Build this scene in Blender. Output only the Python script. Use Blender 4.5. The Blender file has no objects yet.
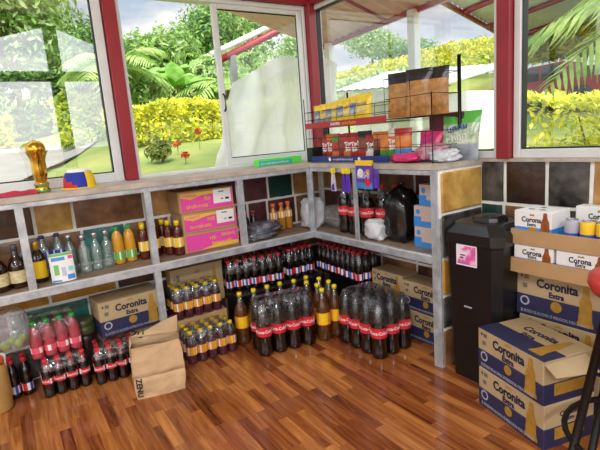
import bpy, math, random
from math import pi, sin, cos, radians as RD
from mathutils import Vector, Matrix, noise, Euler
random.seed(7)
sc = bpy.context.scene
COL = sc.collection

# ------------------------------------------------------------------ materials
def _new(name):
    m = bpy.data.materials.new(name); m.use_nodes = True
    nt = m.node_tree; nt.nodes.clear()
    o = nt.nodes.new('ShaderNodeOutputMaterial')
    return m, nt, o
def N(nt, t, **kw):
    n = nt.nodes.new(t)
    for k, v in kw.items():
        if k in n.inputs: n.inputs[k].default_value = v
        else: setattr(n, k, v)
    return n
def c4(c): return (c[0], c[1], c[2], 1.0)
def hexc(h):
    h = h.lstrip('#'); r = []
    for i in (0, 2, 4):
        v = int(h[i:i+2], 16)/255
        r.append(v/12.92 if v <= .04045 else ((v+.055)/1.055)**2.4)
    return tuple(r)
_mats = {}
def mat(name, col, rough=.5, metal=0., var=0., vscale=8., bump=0., bscale=30., spec=.5, coat=0., col2=None, trans=0.):
    if name in _mats: return _mats[name]
    if isinstance(col, str): col = hexc(col)
    if isinstance(col2, str): col2 = hexc(col2)
    m, nt, o = _new(name)
    b = N(nt, 'ShaderNodeBsdfPrincipled')
    b.inputs['Roughness'].default_value = rough; b.inputs['Metallic'].default_value = metal
    b.inputs['Base Color'].default_value = c4(col)
    b.inputs['Specular IOR Level'].default_value = spec
    b.inputs['Coat Weight'].default_value = coat
    tc = N(nt, 'ShaderNodeTexCoord')
    if var or col2:
        nz = N(nt, 'ShaderNodeTexNoise', Scale=vscale, Detail=5.0, Roughness=.6)
        nt.links.new(tc.outputs['Object'], nz.inputs['Vector'])
        rp = N(nt, 'ShaderNodeValToRGB')
        rp.color_ramp.elements[0].position = .34; rp.color_ramp.elements[1].position = .66
        if col2 is None:
            a = tuple(max(0, x*(1-var)) for x in col); e = tuple(min(1, x*(1+var)) for x in col)
        else: a, e = col, col2
        rp.color_ramp.elements[0].color = c4(a); rp.color_ramp.elements[1].color = c4(e)
        nt.links.new(nz.outputs['Fac'], rp.inputs['Fac'])
        nt.links.new(rp.outputs['Color'], b.inputs['Base Color'])
    if bump:
        n2 = N(nt, 'ShaderNodeTexNoise', Scale=bscale, Detail=4.0)
        nt.links.new(tc.outputs['Object'], n2.inputs['Vector'])
        bp = N(nt, 'ShaderNodeBump', Strength=bump, Distance=.01)
        nt.links.new(n2.outputs['Fac'], bp.inputs['Height'])
        nt.links.new(bp.outputs['Normal'], b.inputs['Normal'])
    sh = b.outputs[0]
    if trans:
        t = N(nt, 'ShaderNodeBsdfTransparent'); t.inputs['Color'].default_value = c4(tuple(min(1, .35+.65*x**.5) for x in col))
        mx = N(nt, 'ShaderNodeMixShader', Fac=trans)
        nt.links.new(sh, mx.inputs[1]); nt.links.new(t.outputs[0], mx.inputs[2]); sh = mx.outputs[0]
    nt.links.new(sh, o.inputs[0])
    _mats[name] = m
    return m
def clear_mat(name, tint=(1, 1, 1), base=.06, edge=.5, rough=.05, bump=0., bscale=12., gcol=(1, 1, 1), haze=0.):
    if name in _mats: return _mats[name]
    m, nt, o = _new(name)
    t = N(nt, 'ShaderNodeBsdfTransparent'); t.inputs['Color'].default_value = c4(tint)
    g = N(nt, 'ShaderNodeBsdfGlossy', Roughness=rough); g.inputs['Color'].default_value = c4(gcol)
    lw = N(nt, 'ShaderNodeLayerWeight', Blend=.35)
    mr = N(nt, 'ShaderNodeMapRange'); mr.inputs['To Min'].default_value = base; mr.inputs['To Max'].default_value = edge
    nt.links.new(lw.outputs['Fresnel'], mr.inputs['Value'])
    mx = N(nt, 'ShaderNodeMixShader')
    nt.links.new(mr.outputs[0], mx.inputs[0])
    src = t.outputs[0]
    if haze:
        df = N(nt, 'ShaderNodeBsdfDiffuse'); df.inputs['Color'].default_value = c4(gcol)
        m2 = N(nt, 'ShaderNodeMixShader', Fac=haze)
        nt.links.new(src, m2.inputs[1]); nt.links.new(df.outputs[0], m2.inputs[2]); src = m2.outputs[0]
    nt.links.new(src, mx.inputs[1]); nt.links.new(g.outputs[0], mx.inputs[2])
    if bump:
        tc = N(nt, 'ShaderNodeTexCoord')
        nz = N(nt, 'ShaderNodeTexNoise', Scale=bscale, Detail=3.0, Distortion=1.0)
        nt.links.new(tc.outputs['Object'], nz.inputs['Vector'])
        bp = N(nt, 'ShaderNodeBump', Strength=bump, Distance=.02)
        nt.links.new(nz.outputs['Fac'], bp.inputs['Height'])
        nt.links.new(bp.outputs['Normal'], g.inputs['Normal'])
    nt.links.new(mx.outputs[0], o.inputs[0])
    _mats[name] = m
    return m

def floor_mat():
    m, nt, o = _new('parquet')
    L = nt.links.new
    tc = N(nt, 'ShaderNodeTexCoord')
    mp = N(nt, 'ShaderNodeMapping'); mp.inputs['Rotation'].default_value = (0, 0, RD(90+1))
    L(tc.outputs['Object'], mp.inputs['Vector'])
    br = N(nt, 'ShaderNodeTexBrick', Scale=1.0)
    br.inputs['Brick Width'].default_value = .30; br.inputs['Row Height'].default_value = .046
    br.inputs['Mortar Size'].default_value = .0006; br.inputs['Bias'].default_value = 0
    br.inputs['Color1'].default_value = (0, 0, 0, 1); br.inputs['Color2'].default_value = (1, 1, 1, 1); br.inputs['Mortar'].default_value = (.2, .2, .2, 1)
    br.offset = .37; br.offset_frequency = 2; br.squash = 1.35; br.squash_frequency = 3
    L(mp.outputs[0], br.inputs['Vector'])
    # per-stave grain
    st = N(nt, 'ShaderNodeMapping'); st.inputs['Scale'].default_value = (3.2, 42, 1)
    L(mp.outputs[0], st.inputs['Vector'])
    add = N(nt, 'ShaderNodeVectorMath', operation='ADD'); L(st.outputs[0], add.inputs[0])
    sc3 = N(nt, 'ShaderNodeVectorMath', operation='SCALE'); sc3.inputs['Scale'].default_value = 9.0
    L(br.outputs['Color'], sc3.inputs[0]); L(sc3.outputs[0], add.inputs[1])
    nz = N(nt, 'ShaderNodeTexNoise', Scale=1.0, Detail=6.0, Roughness=.62, Distortion=.9)
    L(add.outputs[0], nz.inputs['Vector'])
    mixv = N(nt, 'ShaderNodeMath', operation='MULTIPLY_ADD'); mixv.inputs[1].default_value = .34
    L(br.outputs['Color'], mixv.inputs[0])
    half = N(nt, 'ShaderNodeMath', operation='MULTIPLY'); half.inputs[1].default_value = .78
    L(nz.outputs['Fac'], half.inputs[0]); L(half.outputs[0], mixv.inputs[2])
    rp = N(nt, 'ShaderNodeValToRGB'); cr = rp.color_ramp
    cr.elements[0].position = .28; cr.elements[0].color = c4(hexc('#451c0b'))
    cr.elements[1].position = .80; cr.elements[1].color = c4(hexc('#c07c42'))
    e = cr.elements.new(.45); e.color = c4(hexc('#814320'))
    e = cr.elements.new(.60); e.color = c4(hexc('#9a5b2d'))
    L(mixv.outputs[0], rp.inputs['Fac'])
    b = N(nt, 'ShaderNodeBsdfPrincipled'); b.inputs['Roughness'].default_value = .22
    b.inputs['Specular IOR Level'].default_value = .6
    L(rp.outputs[0], b.inputs['Base Color'])
    n2 = N(nt, 'ShaderNodeTexNoise', Scale=14.0, Detail=3.0); L(tc.outputs['Object'], n2.inputs['Vector'])
    rr = N(nt, 'ShaderNodeMapRange'); rr.inputs['To Min'].default_value = .08; rr.inputs['To Max'].default_value = .22
    L(n2.outputs['Fac'], rr.inputs['Value']); L(rr.outputs[0], b.inputs['Roughness'])
    L(b.outputs[0], o.inputs[0])
    return m

M = {}
M['floor'] = floor_mat()
M['metal'] = mat('galvanised_metal', '#bcc2c8', .38, .45, var=.25, vscale=14, bump=.1, bscale=60)
M['concrete'] = mat('cement_slab', '#b3a79a', .75, var=.22, vscale=10, bump=.25, bscale=40)
M['board'] = mat('shelf_board', '#8a7360', .6, var=.3, vscale=9)
M['mortar'] = mat('white_mortar', '#eceae2', .8, var=.1, bump=.2)
def tile(n, a, b): return mat('tile_'+n, a, .33, col2=b, vscale=9, bump=.5, bscale=22, coat=.2)
M['t_gold'] = tile('gold', '#a57c34', '#d8ad5c')
M['t_brown'] = tile('brown', '#5b3c26', '#9a6c46')
M['t_dark'] = tile('dark', '#38251c', '#684735')
M['t_maroon'] = tile('maroon', '#46222a', '#6e3c42')
M['t_teal'] = tile('teal', '#0e4644', '#34857e')
M['t_green'] = tile('green', '#0a2c28', '#1c4a42')
M['t_tan'] = tile('tan', '#8e6435', '#c79a60')
M['t_black'] = tile('black', '#0b0a0b', '#5c5854')
M['t_purple'] = tile('purple', '#5d4760', '#876a86')
M['t_espresso'] = tile('espresso', '#1c100e', '#3f281c')
M['t_ochre'] = tile('ochre', '#a36f20', '#c99443')
M['white_frame'] = mat('white_aluminium', '#d6d8d8', .35, .1, var=.05)
M['black_seal'] = mat('black_rubber', '#141416', .5)
M['red_paint'] = mat('red_paint', '#8e1a26', .35, var=.12, vscale=5)
M['glass'] = clear_mat('window_glass', (.97, .98, .98), .04, .22, .0)
M['glass_refl'] = clear_mat('window_glass_mirror', (.95, .97, .97), .15, .5, .0)
M['wall_paint'] = mat('cream_paint', '#d8d2c4', .8, var=.05)
M['ceil'] = mat('ceiling_white', '#e4ded4', .8, var=.03)
M['black_metal'] = mat('black_metal', '#0c0c0d', .4, .3)
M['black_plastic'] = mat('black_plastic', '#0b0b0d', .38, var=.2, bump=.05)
M['black_lid'] = mat('black_lid_plastic', '#101216', .25, spec=.7)
M['cardboard'] = mat('cardboard', '#b08b60', .8, var=.1, vscale=6)
M['kraft'] = mat('kraft_paper', '#c2a079', .75, var=.12, vscale=5, bump=.3, bscale=14)
M['cream'] = mat('cream_print', '#b39a74', .6, var=.06)
M['navy'] = mat('navy_print', '#26274a', .55, var=.12)
M['navy_ink'] = mat('navy_ink', '#17183a', .6)
M['gold_ink'] = mat('gold_ink', '#a67c2c', .5, var=.15, vscale=30)
M['silver_ink'] = mat('silver_ink', '#a9a7b6', .5)
M['white_print'] = mat('white_print', '#e6e4e2', .5)
M['blue_print'] = mat('blue_print', '#3a86cf', .5)
M['brown_ink'] = mat('brown_ink', '#8a4a1c', .5, var=.3, vscale=40)
M['grey_ink'] = mat('grey_ink', '#6a655d', .6)
M['pink_print'] = mat('pink_print', '#e0449c', .6, var=.05)
M['yellow_print'] = mat('yellow_print', '#e6b93c', .6)
M['cola'] = mat('cola_liquid', '#160a08', .12, spec=.8)
M['pet'] = clear_mat('clear_plastic', (.60, .60, .62), .10, .7, .09, bump=.25, bscale=40, haze=.05, gcol=(.9, .92, .95))
M['tea'] = mat('tea_liquid', '#5d1d12', .12, spec=.8, trans=.18)
M['malt'] = mat('malt_liquid', '#4e2432', .12, spec=.8, trans=.1)
M['amber'] = mat('amber_liquid', '#6e4322', .10, spec=.9, trans=.45)
M['pink_liq'] = mat('pink_liquid', '#c24a58', .15, spec=.7, trans=.25)
M['yellow_liq'] = mat('yellow_juice', '#d79a2c', .15, spec=.7, trans=.1)
M['orange_liq'] = mat('orange_juice', '#b5792c', .15, trans=.1)
M['clear_bottle'] = clear_mat('clear_bottle_glass', (.72, .84, .82), .14, .8, .08, bump=.35, bscale=60, haze=.10, gcol=(.85, .95, .93))
M['brown_glass'] = mat('brown_glass', '#2a1008', .08, spec=.9, trans=.12)
M['dark_glass'] = mat('dark_glass', '#120a06', .08, spec=.9)
M['cap_red'] = mat('red_cap', '#d22b3a', .4); M['cap_yellow'] = mat('yellow_cap', '#f0cf1f', .4)
M['cap_green'] = mat('green_cap', '#2f9a45', .4); M['cap_blue'] = mat('blue_cap', '#27357e', .4)
M['cap_silver'] = mat('silver_cap', '#c8c8cc', .25, .9); M['cap_dark'] = mat('dark_grey_cap', '#4a4c52', .35)
M['cap_orange'] = mat('orange_cap', '#e0662a', .4); M['cap_gold'] = mat('gold_cap', '#d9b23a', .3, .6)
M['lab_red'] = mat('red_label', '#cc2630', .4); M['lab_white'] = mat('white_label', '#e8e4e6', .4)
M['lab_blue'] = mat('blue_label', '#3a4fb0', .4); M['lab_yellow'] = mat('yellow_label', '#efc21e', .4)
M['lab_orange'] = mat('orange_label', '#dd9030', .4, var=.15, vscale=60); M['lab_green'] = mat('green_label', '#5fae3a', .4)
M['lab_beige'] = mat('beige_label', '#c9b98e', .5, var=.2, vscale=60); M['lab_pink'] = mat('rose_label', '#e2566a', .4)
M['film'] = clear_mat('shrink_film', (.95, .95, .96), .05, .5, .07, bump=.8, bscale=9, haze=.012)
M['bag_clear'] = clear_mat('clear_bag', (.90, .90, .91), .06, .45, .15, bump=1.0, bscale=20, haze=.10)
M['bag_white'] = mat('white_bag', '#d9dadf', .35, var=.08, bump=.4, bscale=18, trans=.08)
M['bag_black'] = mat('black_bag', '#0a0a0c', .22, spec=.7, bump=.5, bscale=20)
M['gold'] = mat('polished_gold', '#d9a83c', .22, 1.0, var=.15)
M['green_band'] = mat('green_band', '#1f9a63', .35)
M['cloth_pink'] = mat('crimson_cloth', '#b5203f', .85, var=.15)
M['hat_blue'] = mat('hat_blue', '#1c2a98', .7); M['hat_yellow'] = mat('hat_yellow', '#ecc81e', .7); M['hat_red'] = mat('hat_red', '#c2271f', .7); M['hat_white'] = mat('hat_white', '#eceae4', .7)

# ------------------------------------------------------------------ mesh builder
class MB:
    def __init__(s): s.v = []; s.f = []; s.mi = []; s.mats = []; s.sm = []
    def mid(s, m):
        if m not in s.mats: s.mats.append(m)
        return s.mats.index(m)
    def add(s, vs, fs, m, smooth=False, X=None):
        o = len(s.v); k = s.mid(m)
        for p in vs:
            p = Vector(p); s.v.append(X @ p if X is not None else p)
        for f in fs: s.f.append([o+i for i in f]); s.mi.append(k); s.sm.append(smooth)
    def box(s, lo, hi, m, X=None):
        x0, y0, z0 = lo; x1, y1, z1 = hi
        vs = [(x0,y0,z0),(x1,y0,z0),(x1,y1,z0),(x0,y1,z0),(x0,y0,z1),(x1,y0,z1),(x1,y1,z1),(x0,y1,z1)]
        s.add(vs, [(0,3,2,1),(4,5,6,7),(0,1,5,4),(1,2,6,5),(2,3,7,6),(3,0,4,7)], m, False, X)
    def cbox(s, lo, hi, m, c=.004, X=None):   # chamfered box
        x0,y0,z0 = lo; x1,y1,z1 = hi
        vs = []; fs = []
        ring = [(x0+c,y0),(x1-c,y0),(x1,y0+c),(x1,y1-c),(x1-c,y1),(x0+c,y1),(x0,y1-c),(x0,y0+c)]
        cx, cy = (x0+x1)/2, (y0+y1)/2
        def ins(p): return (p[0]+(c if p[0] < cx else -c), p[1]+(c if p[1] < cy else -c))
        for z, q in ((z0, 1), (z0+c, 0), (z1-c, 0), (z1, 1)):
            for p in ring:
                pp = ins(p) if q else p
                vs.append((pp[0], pp[1], z))
        for k in range(3):
            for i in range(8):
                j = (i+1) % 8; fs.append((k*8+i, k*8+j, k*8+8+j, k*8+8+i))
        fs.append(tuple(range(7, -1, -1))); fs.append(tuple(range(24, 32)))
        s.add(vs, fs, m, False, X)
    def lathe(s, prof, m, n=16, X=None, smooth=True, cap=True, mfun=None):
        base = len(s.v)
        vs = []
        for r, z in prof:
            for i in range(n):
                a = 2*pi*i/n; vs.append((r*cos(a), r*sin(a), z))
        for p in vs:
            p = Vector(p); s.v.append(X @ p if X is not None else p)
        for k in range(len(prof)-1):
            mm = mfun((prof[k][1]+prof[k+1][1])/2) if mfun else m
            for i in range(n):
                j = (i+1) % n
                s.f.append([base+k*n+i, base+k*n+j, base+(k+1)*n+j, base+(k+1)*n+i]); s.mi.append(s.mid(mm)); s.sm.append(smooth)
        if cap:
            s.f.append([base+i for i in range(n-1, -1, -1)]); s.mi.append(s.mid(mfun(prof[0][1]) if mfun else m)); s.sm.append(False)
            t = base+(len(prof)-1)*n
            s.f.append([t+i for i in range(n)]); s.mi.append(s.mid(mfun(prof[-1][1]) if mfun else m)); s.sm.append(False)
    def tube(s, pts, r, m, n=8, close=False):
        pts = [Vector(p) for p in pts]; base = len(s.v); L = len(pts)
        rr = r if isinstance(r, (list, tuple)) else [r]*L
        up = Vector((0, 0, 1))
        for i, p in enumerate(pts):
            if close: d = pts[(i+1) % L]-pts[i-1]
            else: d = pts[min(i+1, L-1)]-pts[max(i-1, 0)]
            d.normalize()
            a = d.cross(up)
            if a.length < .05: a = d.cross(Vector((1, 0, 0)))
            a.normalize(); b = a.cross(d)
            for k in range(n):
                t = 2*pi*k/n; s.v.append(p + (a*cos(t)+b*sin(t))*rr[i])
        k2 = s.mid(m)
        for i in range(L if close else L-1):
            i2 = (i+1) % L
            for k in range(n):
                j = (k+1) % n
                s.f.append([base+i*n+k, base+i*n+j, base+i2*n+j, base+i2*n+k]); s.mi.append(k2); s.sm.append(True)
        if not close:
            s.f.append([base+k for k in range(n)]); s.mi.append(k2); s.sm.append(False)
            s.f.append([base+(L-1)*n+k for k in range(n-1, -1, -1)]); s.mi.append(k2); s.sm.append(False)
    def prism(s, poly, z0, z1, m, X=None):
        n = len(poly)
        vs = [(p[0], p[1], z0) for p in poly]+[(p[0], p[1], z1) for p in poly]
        fs = [tuple(range(n-1, -1, -1)), tuple(range(n, 2*n))]+[(i, (i+1) % n, n+(i+1) % n, n+i) for i in range(n)]
        s.add(vs, fs, m, False, X)
    def build(s, name, parent=None, loc=(0,0,0), rot=(0,0,0)):
        me = bpy.data.meshes.new(name)
        me.from_pydata([tuple(v) for v in s.v], [], s.f)
        for m in s.mats: me.materials.append(m)
        me.polygons.foreach_set('material_index', s.mi)
        me.polygons.foreach_set('use_smooth', s.sm)
        me.update()
        return link(me, name, parent, loc, rot)
def link(me, name, parent=None, loc=(0,0,0), rot=(0,0,0)):
    o = bpy.data.objects.new(name, me); COL.objects.link(o)
    o.location = loc; o.rotation_euler = rot
    if parent: o.parent = parent
    return o
def tag(o, label=None, cat=None, group=None, kind=None):
    if label: o['label'] = label
    if cat: o['category'] = cat
    if group: o['group'] = group
    if kind: o['kind'] = kind
    return o
def empty(name, loc, rz=0, label=None, cat=None, group=None):
    o = bpy.data.objects.new(name, None); COL.objects.link(o); o.empty_display_size = .05
    o.location = loc; o.rotation_euler = (0, 0, rz)
    return tag(o, label, cat, group)
KIDS = {}
def copy_tree(o, parent=None):
    c = o.copy(); COL.objects.link(c)
    c.parent = parent
    for ch in list(o.children): copy_tree(ch, c)
    return c
def structure(o): o['kind'] = 'structure'; return o

_txt = {}
def text_mesh(s, size, m, bold=.0, sx=1.0, bend=None):
    key = (s, size, m.name, bold, sx, bend)
    if key in _txt: return _txt[key]
    cu = bpy.data.curves.new('lettering', 'FONT'); cu.body = s; cu.size = size; cu.align_x = 'CENTER'; cu.align_y = 'CENTER'
    cu.extrude = .0003; cu.offset = bold; cu.resolution_u = 2
    ob = bpy.data.objects.new('tmp_text', cu); COL.objects.link(ob)
    dg = bpy.context.evaluated_depsgraph_get()
    me = bpy.data.meshes.new_from_object(ob.evaluated_get(dg))
    bpy.data.objects.remove(ob); bpy.data.curves.remove(cu)
    me.materials.clear(); me.materials.append(m); me.name = 'lettering'
    for v in me.vertices:
        v.co.x *= sx
        if bend:
            a = v.co.x/bend; r = bend+v.co.z
            v.co = (r*sin(a), v.co.y, -(bend-r*cos(a)))
    me.update()
    _txt[key] = me
    return me
def letter(s, size, m, parent, loc, rot=(pi/2, 0, 0), bold=.0, sx=1.0, bend=None):
    return link(text_mesh(s, size, m, bold, sx, bend), 'lettering', parent, loc, rot)
_rs = random.Random(3)
def scribble(parent, m, w, h, X, n=9):
    b = MB(); x = -w/2; cw = w/n
    for i in range(n):
        a = cw*.78; hh = h*(1 if _rs.random() < .3 else .72); t = cw*.22; k = _rs.randrange(3)
        b.add([(x,0,0),(x+t,0,0),(x+t,0,hh),(x,0,hh)], [(0,1,2,3)], m, False, X)
        if k != 1: b.add([(x+a-t,0,0),(x+a,0,0),(x+a,0,h*.7),(x+a-t,0,h*.7)], [(0,1,2,3)], m, False, X)
        zz = (.0, .32, .55)[k]*h
        b.add([(x,0,zz),(x+a,0,zz),(x+a,0,zz+h*.17),(x,0,zz+h*.17)], [(0,1,2,3)], m, False, X)
        x += cw
    return b.build('print', parent)
def jit(a): return random.uniform(-a, a)
ORD = ['first','second','third','fourth','fifth','sixth','seventh','eighth','ninth','tenth','eleventh','twelfth']

# ------------------------------------------------------------------ calibrated room numbers (metres)
D = .318      # counter depth
ZS = .561     # lower shelf top
BL = 1.328    # counter end along the right wall

# floor
f = MB(); f.add([(-5,-6.5,0),(.12,-6.5,0),(.12,.12,0),(-5,.12,0)], [(0,1,2,3)], M['floor']); structure(f.build('floor'))
f = MB(); f.box((-5.1,-6.6,3.5),(.12,.12,3.6), M['ceil']); structure(f.build('ceiling'))

# walls with rough painted stone tiles under the windows
def wall_tiles(name, rows, axis):
    b = MB()
    if axis == 'A': b.box((-5, .004, 0), (.12, .12, 1.0), M['mortar'])
    else: b.box((.004, -6.5, 0), (.12, .12, 1.0), M['mortar'])
    g = .008
    for z0, z1, xs, cols in rows:
        for i in range(len(xs)-1):
            a0, a1 = xs[i], xs[i+1]
            lo, hi = min(a0, a1)+g, max(a0, a1)-g
            m = M['t_'+cols[i]]
            # slightly pillowed, irregular slab
            nx, nz = 5, 4; vs = []; fs = []
            for k in range(nz+1):
                for j in range(nx+1):
                    u = lo+(hi-lo)*j/nx; w = z0+g+(z1-z0-2*g)*k/nz
                    e = (j in (0, nx)) or (k in (0, nz))
                    dep = .0 if e else .008+.006*noise.noise((u*9, w*9, 3.1))
                    if e: u += .003*noise.noise((u*40, w*40, 1)); w += .003*noise.noise((u*40, w*40, 7))
                    vs.append((u, -dep, w) if axis == 'A' else (-dep, u, w))
            for k in range(nz):
                for j in range(nx):
                    q = (k*(nx+1)+j, k*(nx+1)+j+1, (k+1)*(nx+1)+j+1, (k+1)*(nx+1)+j)
                    fs.append(q if axis == 'A' else q[::-1])
            b.add(vs, fs, m, True)
    return b
rowsA = [
 (.765, 1.0, [-5,-4.6,-4.2,-3.8,-3.4,-3.0,-2.6,-2.25,-1.855,-1.668,-1.288,-.95,-.64,-.453,-.252,-.02], ['brown','gold','dark','brown','gold','teal','brown','dark','gold','brown','tan','maroon','maroon','green','tan']),
 (.57, .765, [-5,-4.5,-4.0,-3.5,-3.0,-2.5,-2.05,-1.64,-1.41,-1.15,-.85,-.62,-.47,-.24,-.02], ['dark','brown','teal','gold','maroon','brown','brown','teal','brown','black','maroon','maroon','maroon','brown']),
 (.385, .57, [-5,-4.5,-4.0,-3.5,-3.0,-2.5,-2.09,-1.847,-1.5,-1.2,-.9,-.6,-.3,-.02], ['dark','brown','teal','gold','maroon','purple','ochre','ochre','dark','ochre','tan','maroon','brown']),
 (.19, .385, [-5,-4.5,-4.0,-3.5,-3.0,-2.5,-2.05,-1.66,-1.3,-1.0,-.6,-.3,-.02], ['dark','brown','gold','maroon','brown','purple','teal','green','dark','teal','brown','black']),
 (0, .19, [-5,-4.5,-4.0,-3.5,-3.0,-2.5,-2.1,-1.7,-1.3,-1.0,-.6,-.3,-.02], ['brown','gold','dark','maroon','teal','brown','black','dark','maroon','brown','dark','gold']),
]
rowsB = [
 (.785, 1.0, [-.02,-.3,-.6,-.9,-1.33,-1.466,-1.666,-1.85,-2.05,-2.4,-2.8,-3.3,-4,-5,-6.5], ['tan','dark','brown','maroon','black','espresso','black','tan','dark','gold','brown','black','teal','gold']),
 (.57, .785, [-.02,-.3,-.6,-.9,-1.33,-1.46,-1.62,-1.85,-2.05,-2.4,-2.8,-3.3,-4,-5,-6.5], ['dark','brown','black','green','green','brown','black','gold','dark','teal','brown','gold','dark','brown']),
 (.385, .57, [-.02,-.3,-.6,-.9,-1.33,-1.7,-2.05,-2.4,-2.8,-3.3,-4,-5,-6.5], ['tan','dark','brown','maroon','black','brown','gold','dark','teal','brown','gold','dark']),
 (0, .385, [-.02,-.3,-.6,-.9,-1.33,-1.7,-2.05,-2.4,-2.8,-3.3,-4,-5,-6.5], ['dark','black','brown','dark','gold','brown','black','dark','teal','brown','gold','dark']),
]
wa = wall_tiles('wall_back', rowsA, 'A')
wa.box((-5, 0, 2.13), (.12, .1, 2.2), M['wall_paint']); wa.box((-5, 0, 3.3), (.12, .1, 3.5), M['wall_paint'])
structure(wa.build('wall_back'))
wb = wall_tiles('wall_right', rowsB, 'B')
wb.box((0, -6.5, 2.13), (.12, .12, 3.5), M['wall_paint']); wb.box((0, -6.5, 1.0), (.12, -3.2, 2.13), M['wall_paint'])
wb.box((-.012, -6.5, .985), (.12, -BL-.02, 1.0), M['concrete'])
structure(wb.build('wall_right'))
# tiled end panel that closes the counter
we = MB(); we.box((-D+.004, -BL-.012, 0), (0, -BL+.02, .972), M['mortar'])
for z0, z1, c in ((.77,.965,'gold'),(.555,.765,'black'),(.37,.55,'ochre'),(.2,.365,'black'),(.0,.195,'brown')):
    we.cbox((-D+.012, -BL-.022, z0+.004), (-.01, -BL-.01, z1-.004), M['t_'+c], .006)
structure(we.build('wall_end'))
# rear and left walls with big openings
wr = MB()
wr.box((-5,-6.6,0),(.12,-6.5,1.25), M['wall_paint'])
wr.add([(-5,-6.5,.9),(-4.9,-6.5,.9),(-4.9,-6.5,2.1),(-.7,-6.5,3.31),(0.0,-6.5,3.01),(0.0,-6.5,.9),(.12,-6.5,.9),(.12,-6.5,3.5),(-5,-6.5,3.5)],
       [(0,1,2,8),(2,3,8),(3,7,8),(3,4,7),(4,5,6,7)], M['t_espresso'])
wr.box((-.81,-6.58,.9),(-.60,-6.48,3.3), M['t_espresso']); wr.box((-4.0,-6.58,2.41),(0,-6.48,2.57), M['t_espresso'])
structure(wr.build('wall_rear'))
wl = MB(); wl.box((-5.1,-6.5,0),(-5,.12,.9), M['wall_paint']); wl.box((-5.1,-6.5,2.5),(-5,.12,3.5), M['wall_paint']); wl.box((-5.1,-.2,.9),(-5,.12,2.5), M['wall_paint']); wl.box((-5.1,-6.5,.9),(-5,-6.0,2.5), M['wall_paint'])
structure(wl.build('wall_left'))

wp = MB(); wp.box((-.62,-3.4,0),(0,-3.3,2.4), M['t_espresso']); structure(wp.build('added_light_block'))  # unseen panel added to keep rear light off the right-hand cartons
# ---------------- red posts and header (trims)
t = MB(); t.cbox((-1.367,-.03,1.0),(-1.30,.07,2.04), M['red_paint'], .003); structure(t.build('trim_1'))
t = MB(); t.cbox((-.045,-.045,1.0),(.012,.012,2.04), M['red_paint'], .003); structure(t.build('trim_2'))
t = MB(); t.cbox((-.03,-1.502,1.0),(.07,-1.436,2.04), M['red_paint'], .003); structure(t.build('trim_3'))
t = MB(); t.cbox((-5,-.03,2.03),(.07,.07,2.13), M['red_paint'], .004); structure(t.build('trim_4'))
t = MB(); t.cbox((-.03,-3.2,2.03),(.07,-.03,2.13), M['red_paint'], .004); structure(t.build('trim_5'))

# ---------------- windows
def frame(parent, axis, a0, a1, z0, z1, w, dep, off=0., wt=None, wb_=None, name='frame', seal=True):
    b = MB(); wt = wt or w; wb_ = wb_ or w
    def bx(u0, u1, zz0, zz1, d0, d1, m):
        if axis == 'A': b.cbox((u0, d0+off, zz0), (u1, d1+off, zz1), m, .003)
        else: b.cbox((d0+off, u0, zz0), (d1+off, u1, zz1), m, .003)
    bx(a0, a0+w, z0, z1, 0, dep, M['white_frame']); bx(a1-w, a1, z0, z1, 0, dep, M['white_frame'])
    bx(a0+w, a1-w, z0, z0+wb_, 0, dep, M['white_frame']); bx(a0+w, a1-w, z1-wt, z1, 0, dep, M['white_frame'])
    if seal:
        s = .006
        bx(a0+w, a0+w+s, z0+wb_, z1-wt, .01, dep-.01, M['black_seal']); bx(a1-w-s, a1-w, z0+wb_, z1-wt, .01, dep-.01, M['black_seal'])
        bx(a0+w+s, a1-w-s, z0+wb_, z0+wb_+s, .01, dep-.01, M['black_seal']); bx(a0+w+s, a1-w-s, z1-wt-s, z1-wt, .01, dep-.01, M['black_seal'])
    return b.build(name, parent)
def pane(parent, axis, a0, a1, z0, z1, off, m):
    b = MB()
    if axis == 'A': b.add([(a0,off,z0),(a1,off,z0),(a1,off,z1),(a0,off,z1)], [(0,1,2,3)], m)
    else: b.add([(off,a0,z0),(off,a1,z0),(off,a1,z1),(off,a0,z1)], [(0,1,2,3)], m)
    return b.build('pane', parent)
w1 = structure(empty('window_1', (0,0,0)))
frame(w1,'A',-3.1,-1.372,1.0,2.035,.048,.05,.0,None,.052); pane(w1,'A',-3.06,-1.42,1.05,1.99,.03,M['glass_refl'])
w2 = structure(empty('window_2', (0,0,0)))
frame(w2,'A',-1.297,-.047,1.0,2.03,.022,.07,.0,.03,.02, seal=False)
sash = frame(w2,'A',-.728,-.075,1.02,2.0,.036,.028,.005,.03,.045,'sash'); pane(w2,'A',-.70,-.10,1.06,1.975,.02,M['glass'])
h = MB(); h.tube([(-.712,-.004,1.36),(-.712,-.022,1.375),(-.712,-.022,1.45),(-.712,-.004,1.465)], .006, M['black_seal']); h.build('handle', w2)
w3 = structure(empty('window_3', (0,0,0)))
frame(w3,'B',-1.434,-.014,1.0,2.03,.03,.06,.0,.03,.035); pane(w3,'B',-1.41,-.04,1.03,2.0,.03,M['glass'])
w4 = structure(empty('window_4', (0,0,0)))
frame(w4,'B',-3.2,-1.504,1.0,2.03,.032,.06,.0,.03,.04); pane(w4,'B',-3.17,-1.53,1.03,2.0,.03,M['glass'])
w5 = structure(empty('added_clerestory', (0,0,0)))  # unseen glazing above the header, added to let in more daylight
frame(w5,'A',-4.9,-.02,2.2,3.3,.04,.05); pane(w5,'A',-4.87,-.05,2.23,3.27,.03,M['glass'])

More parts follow.
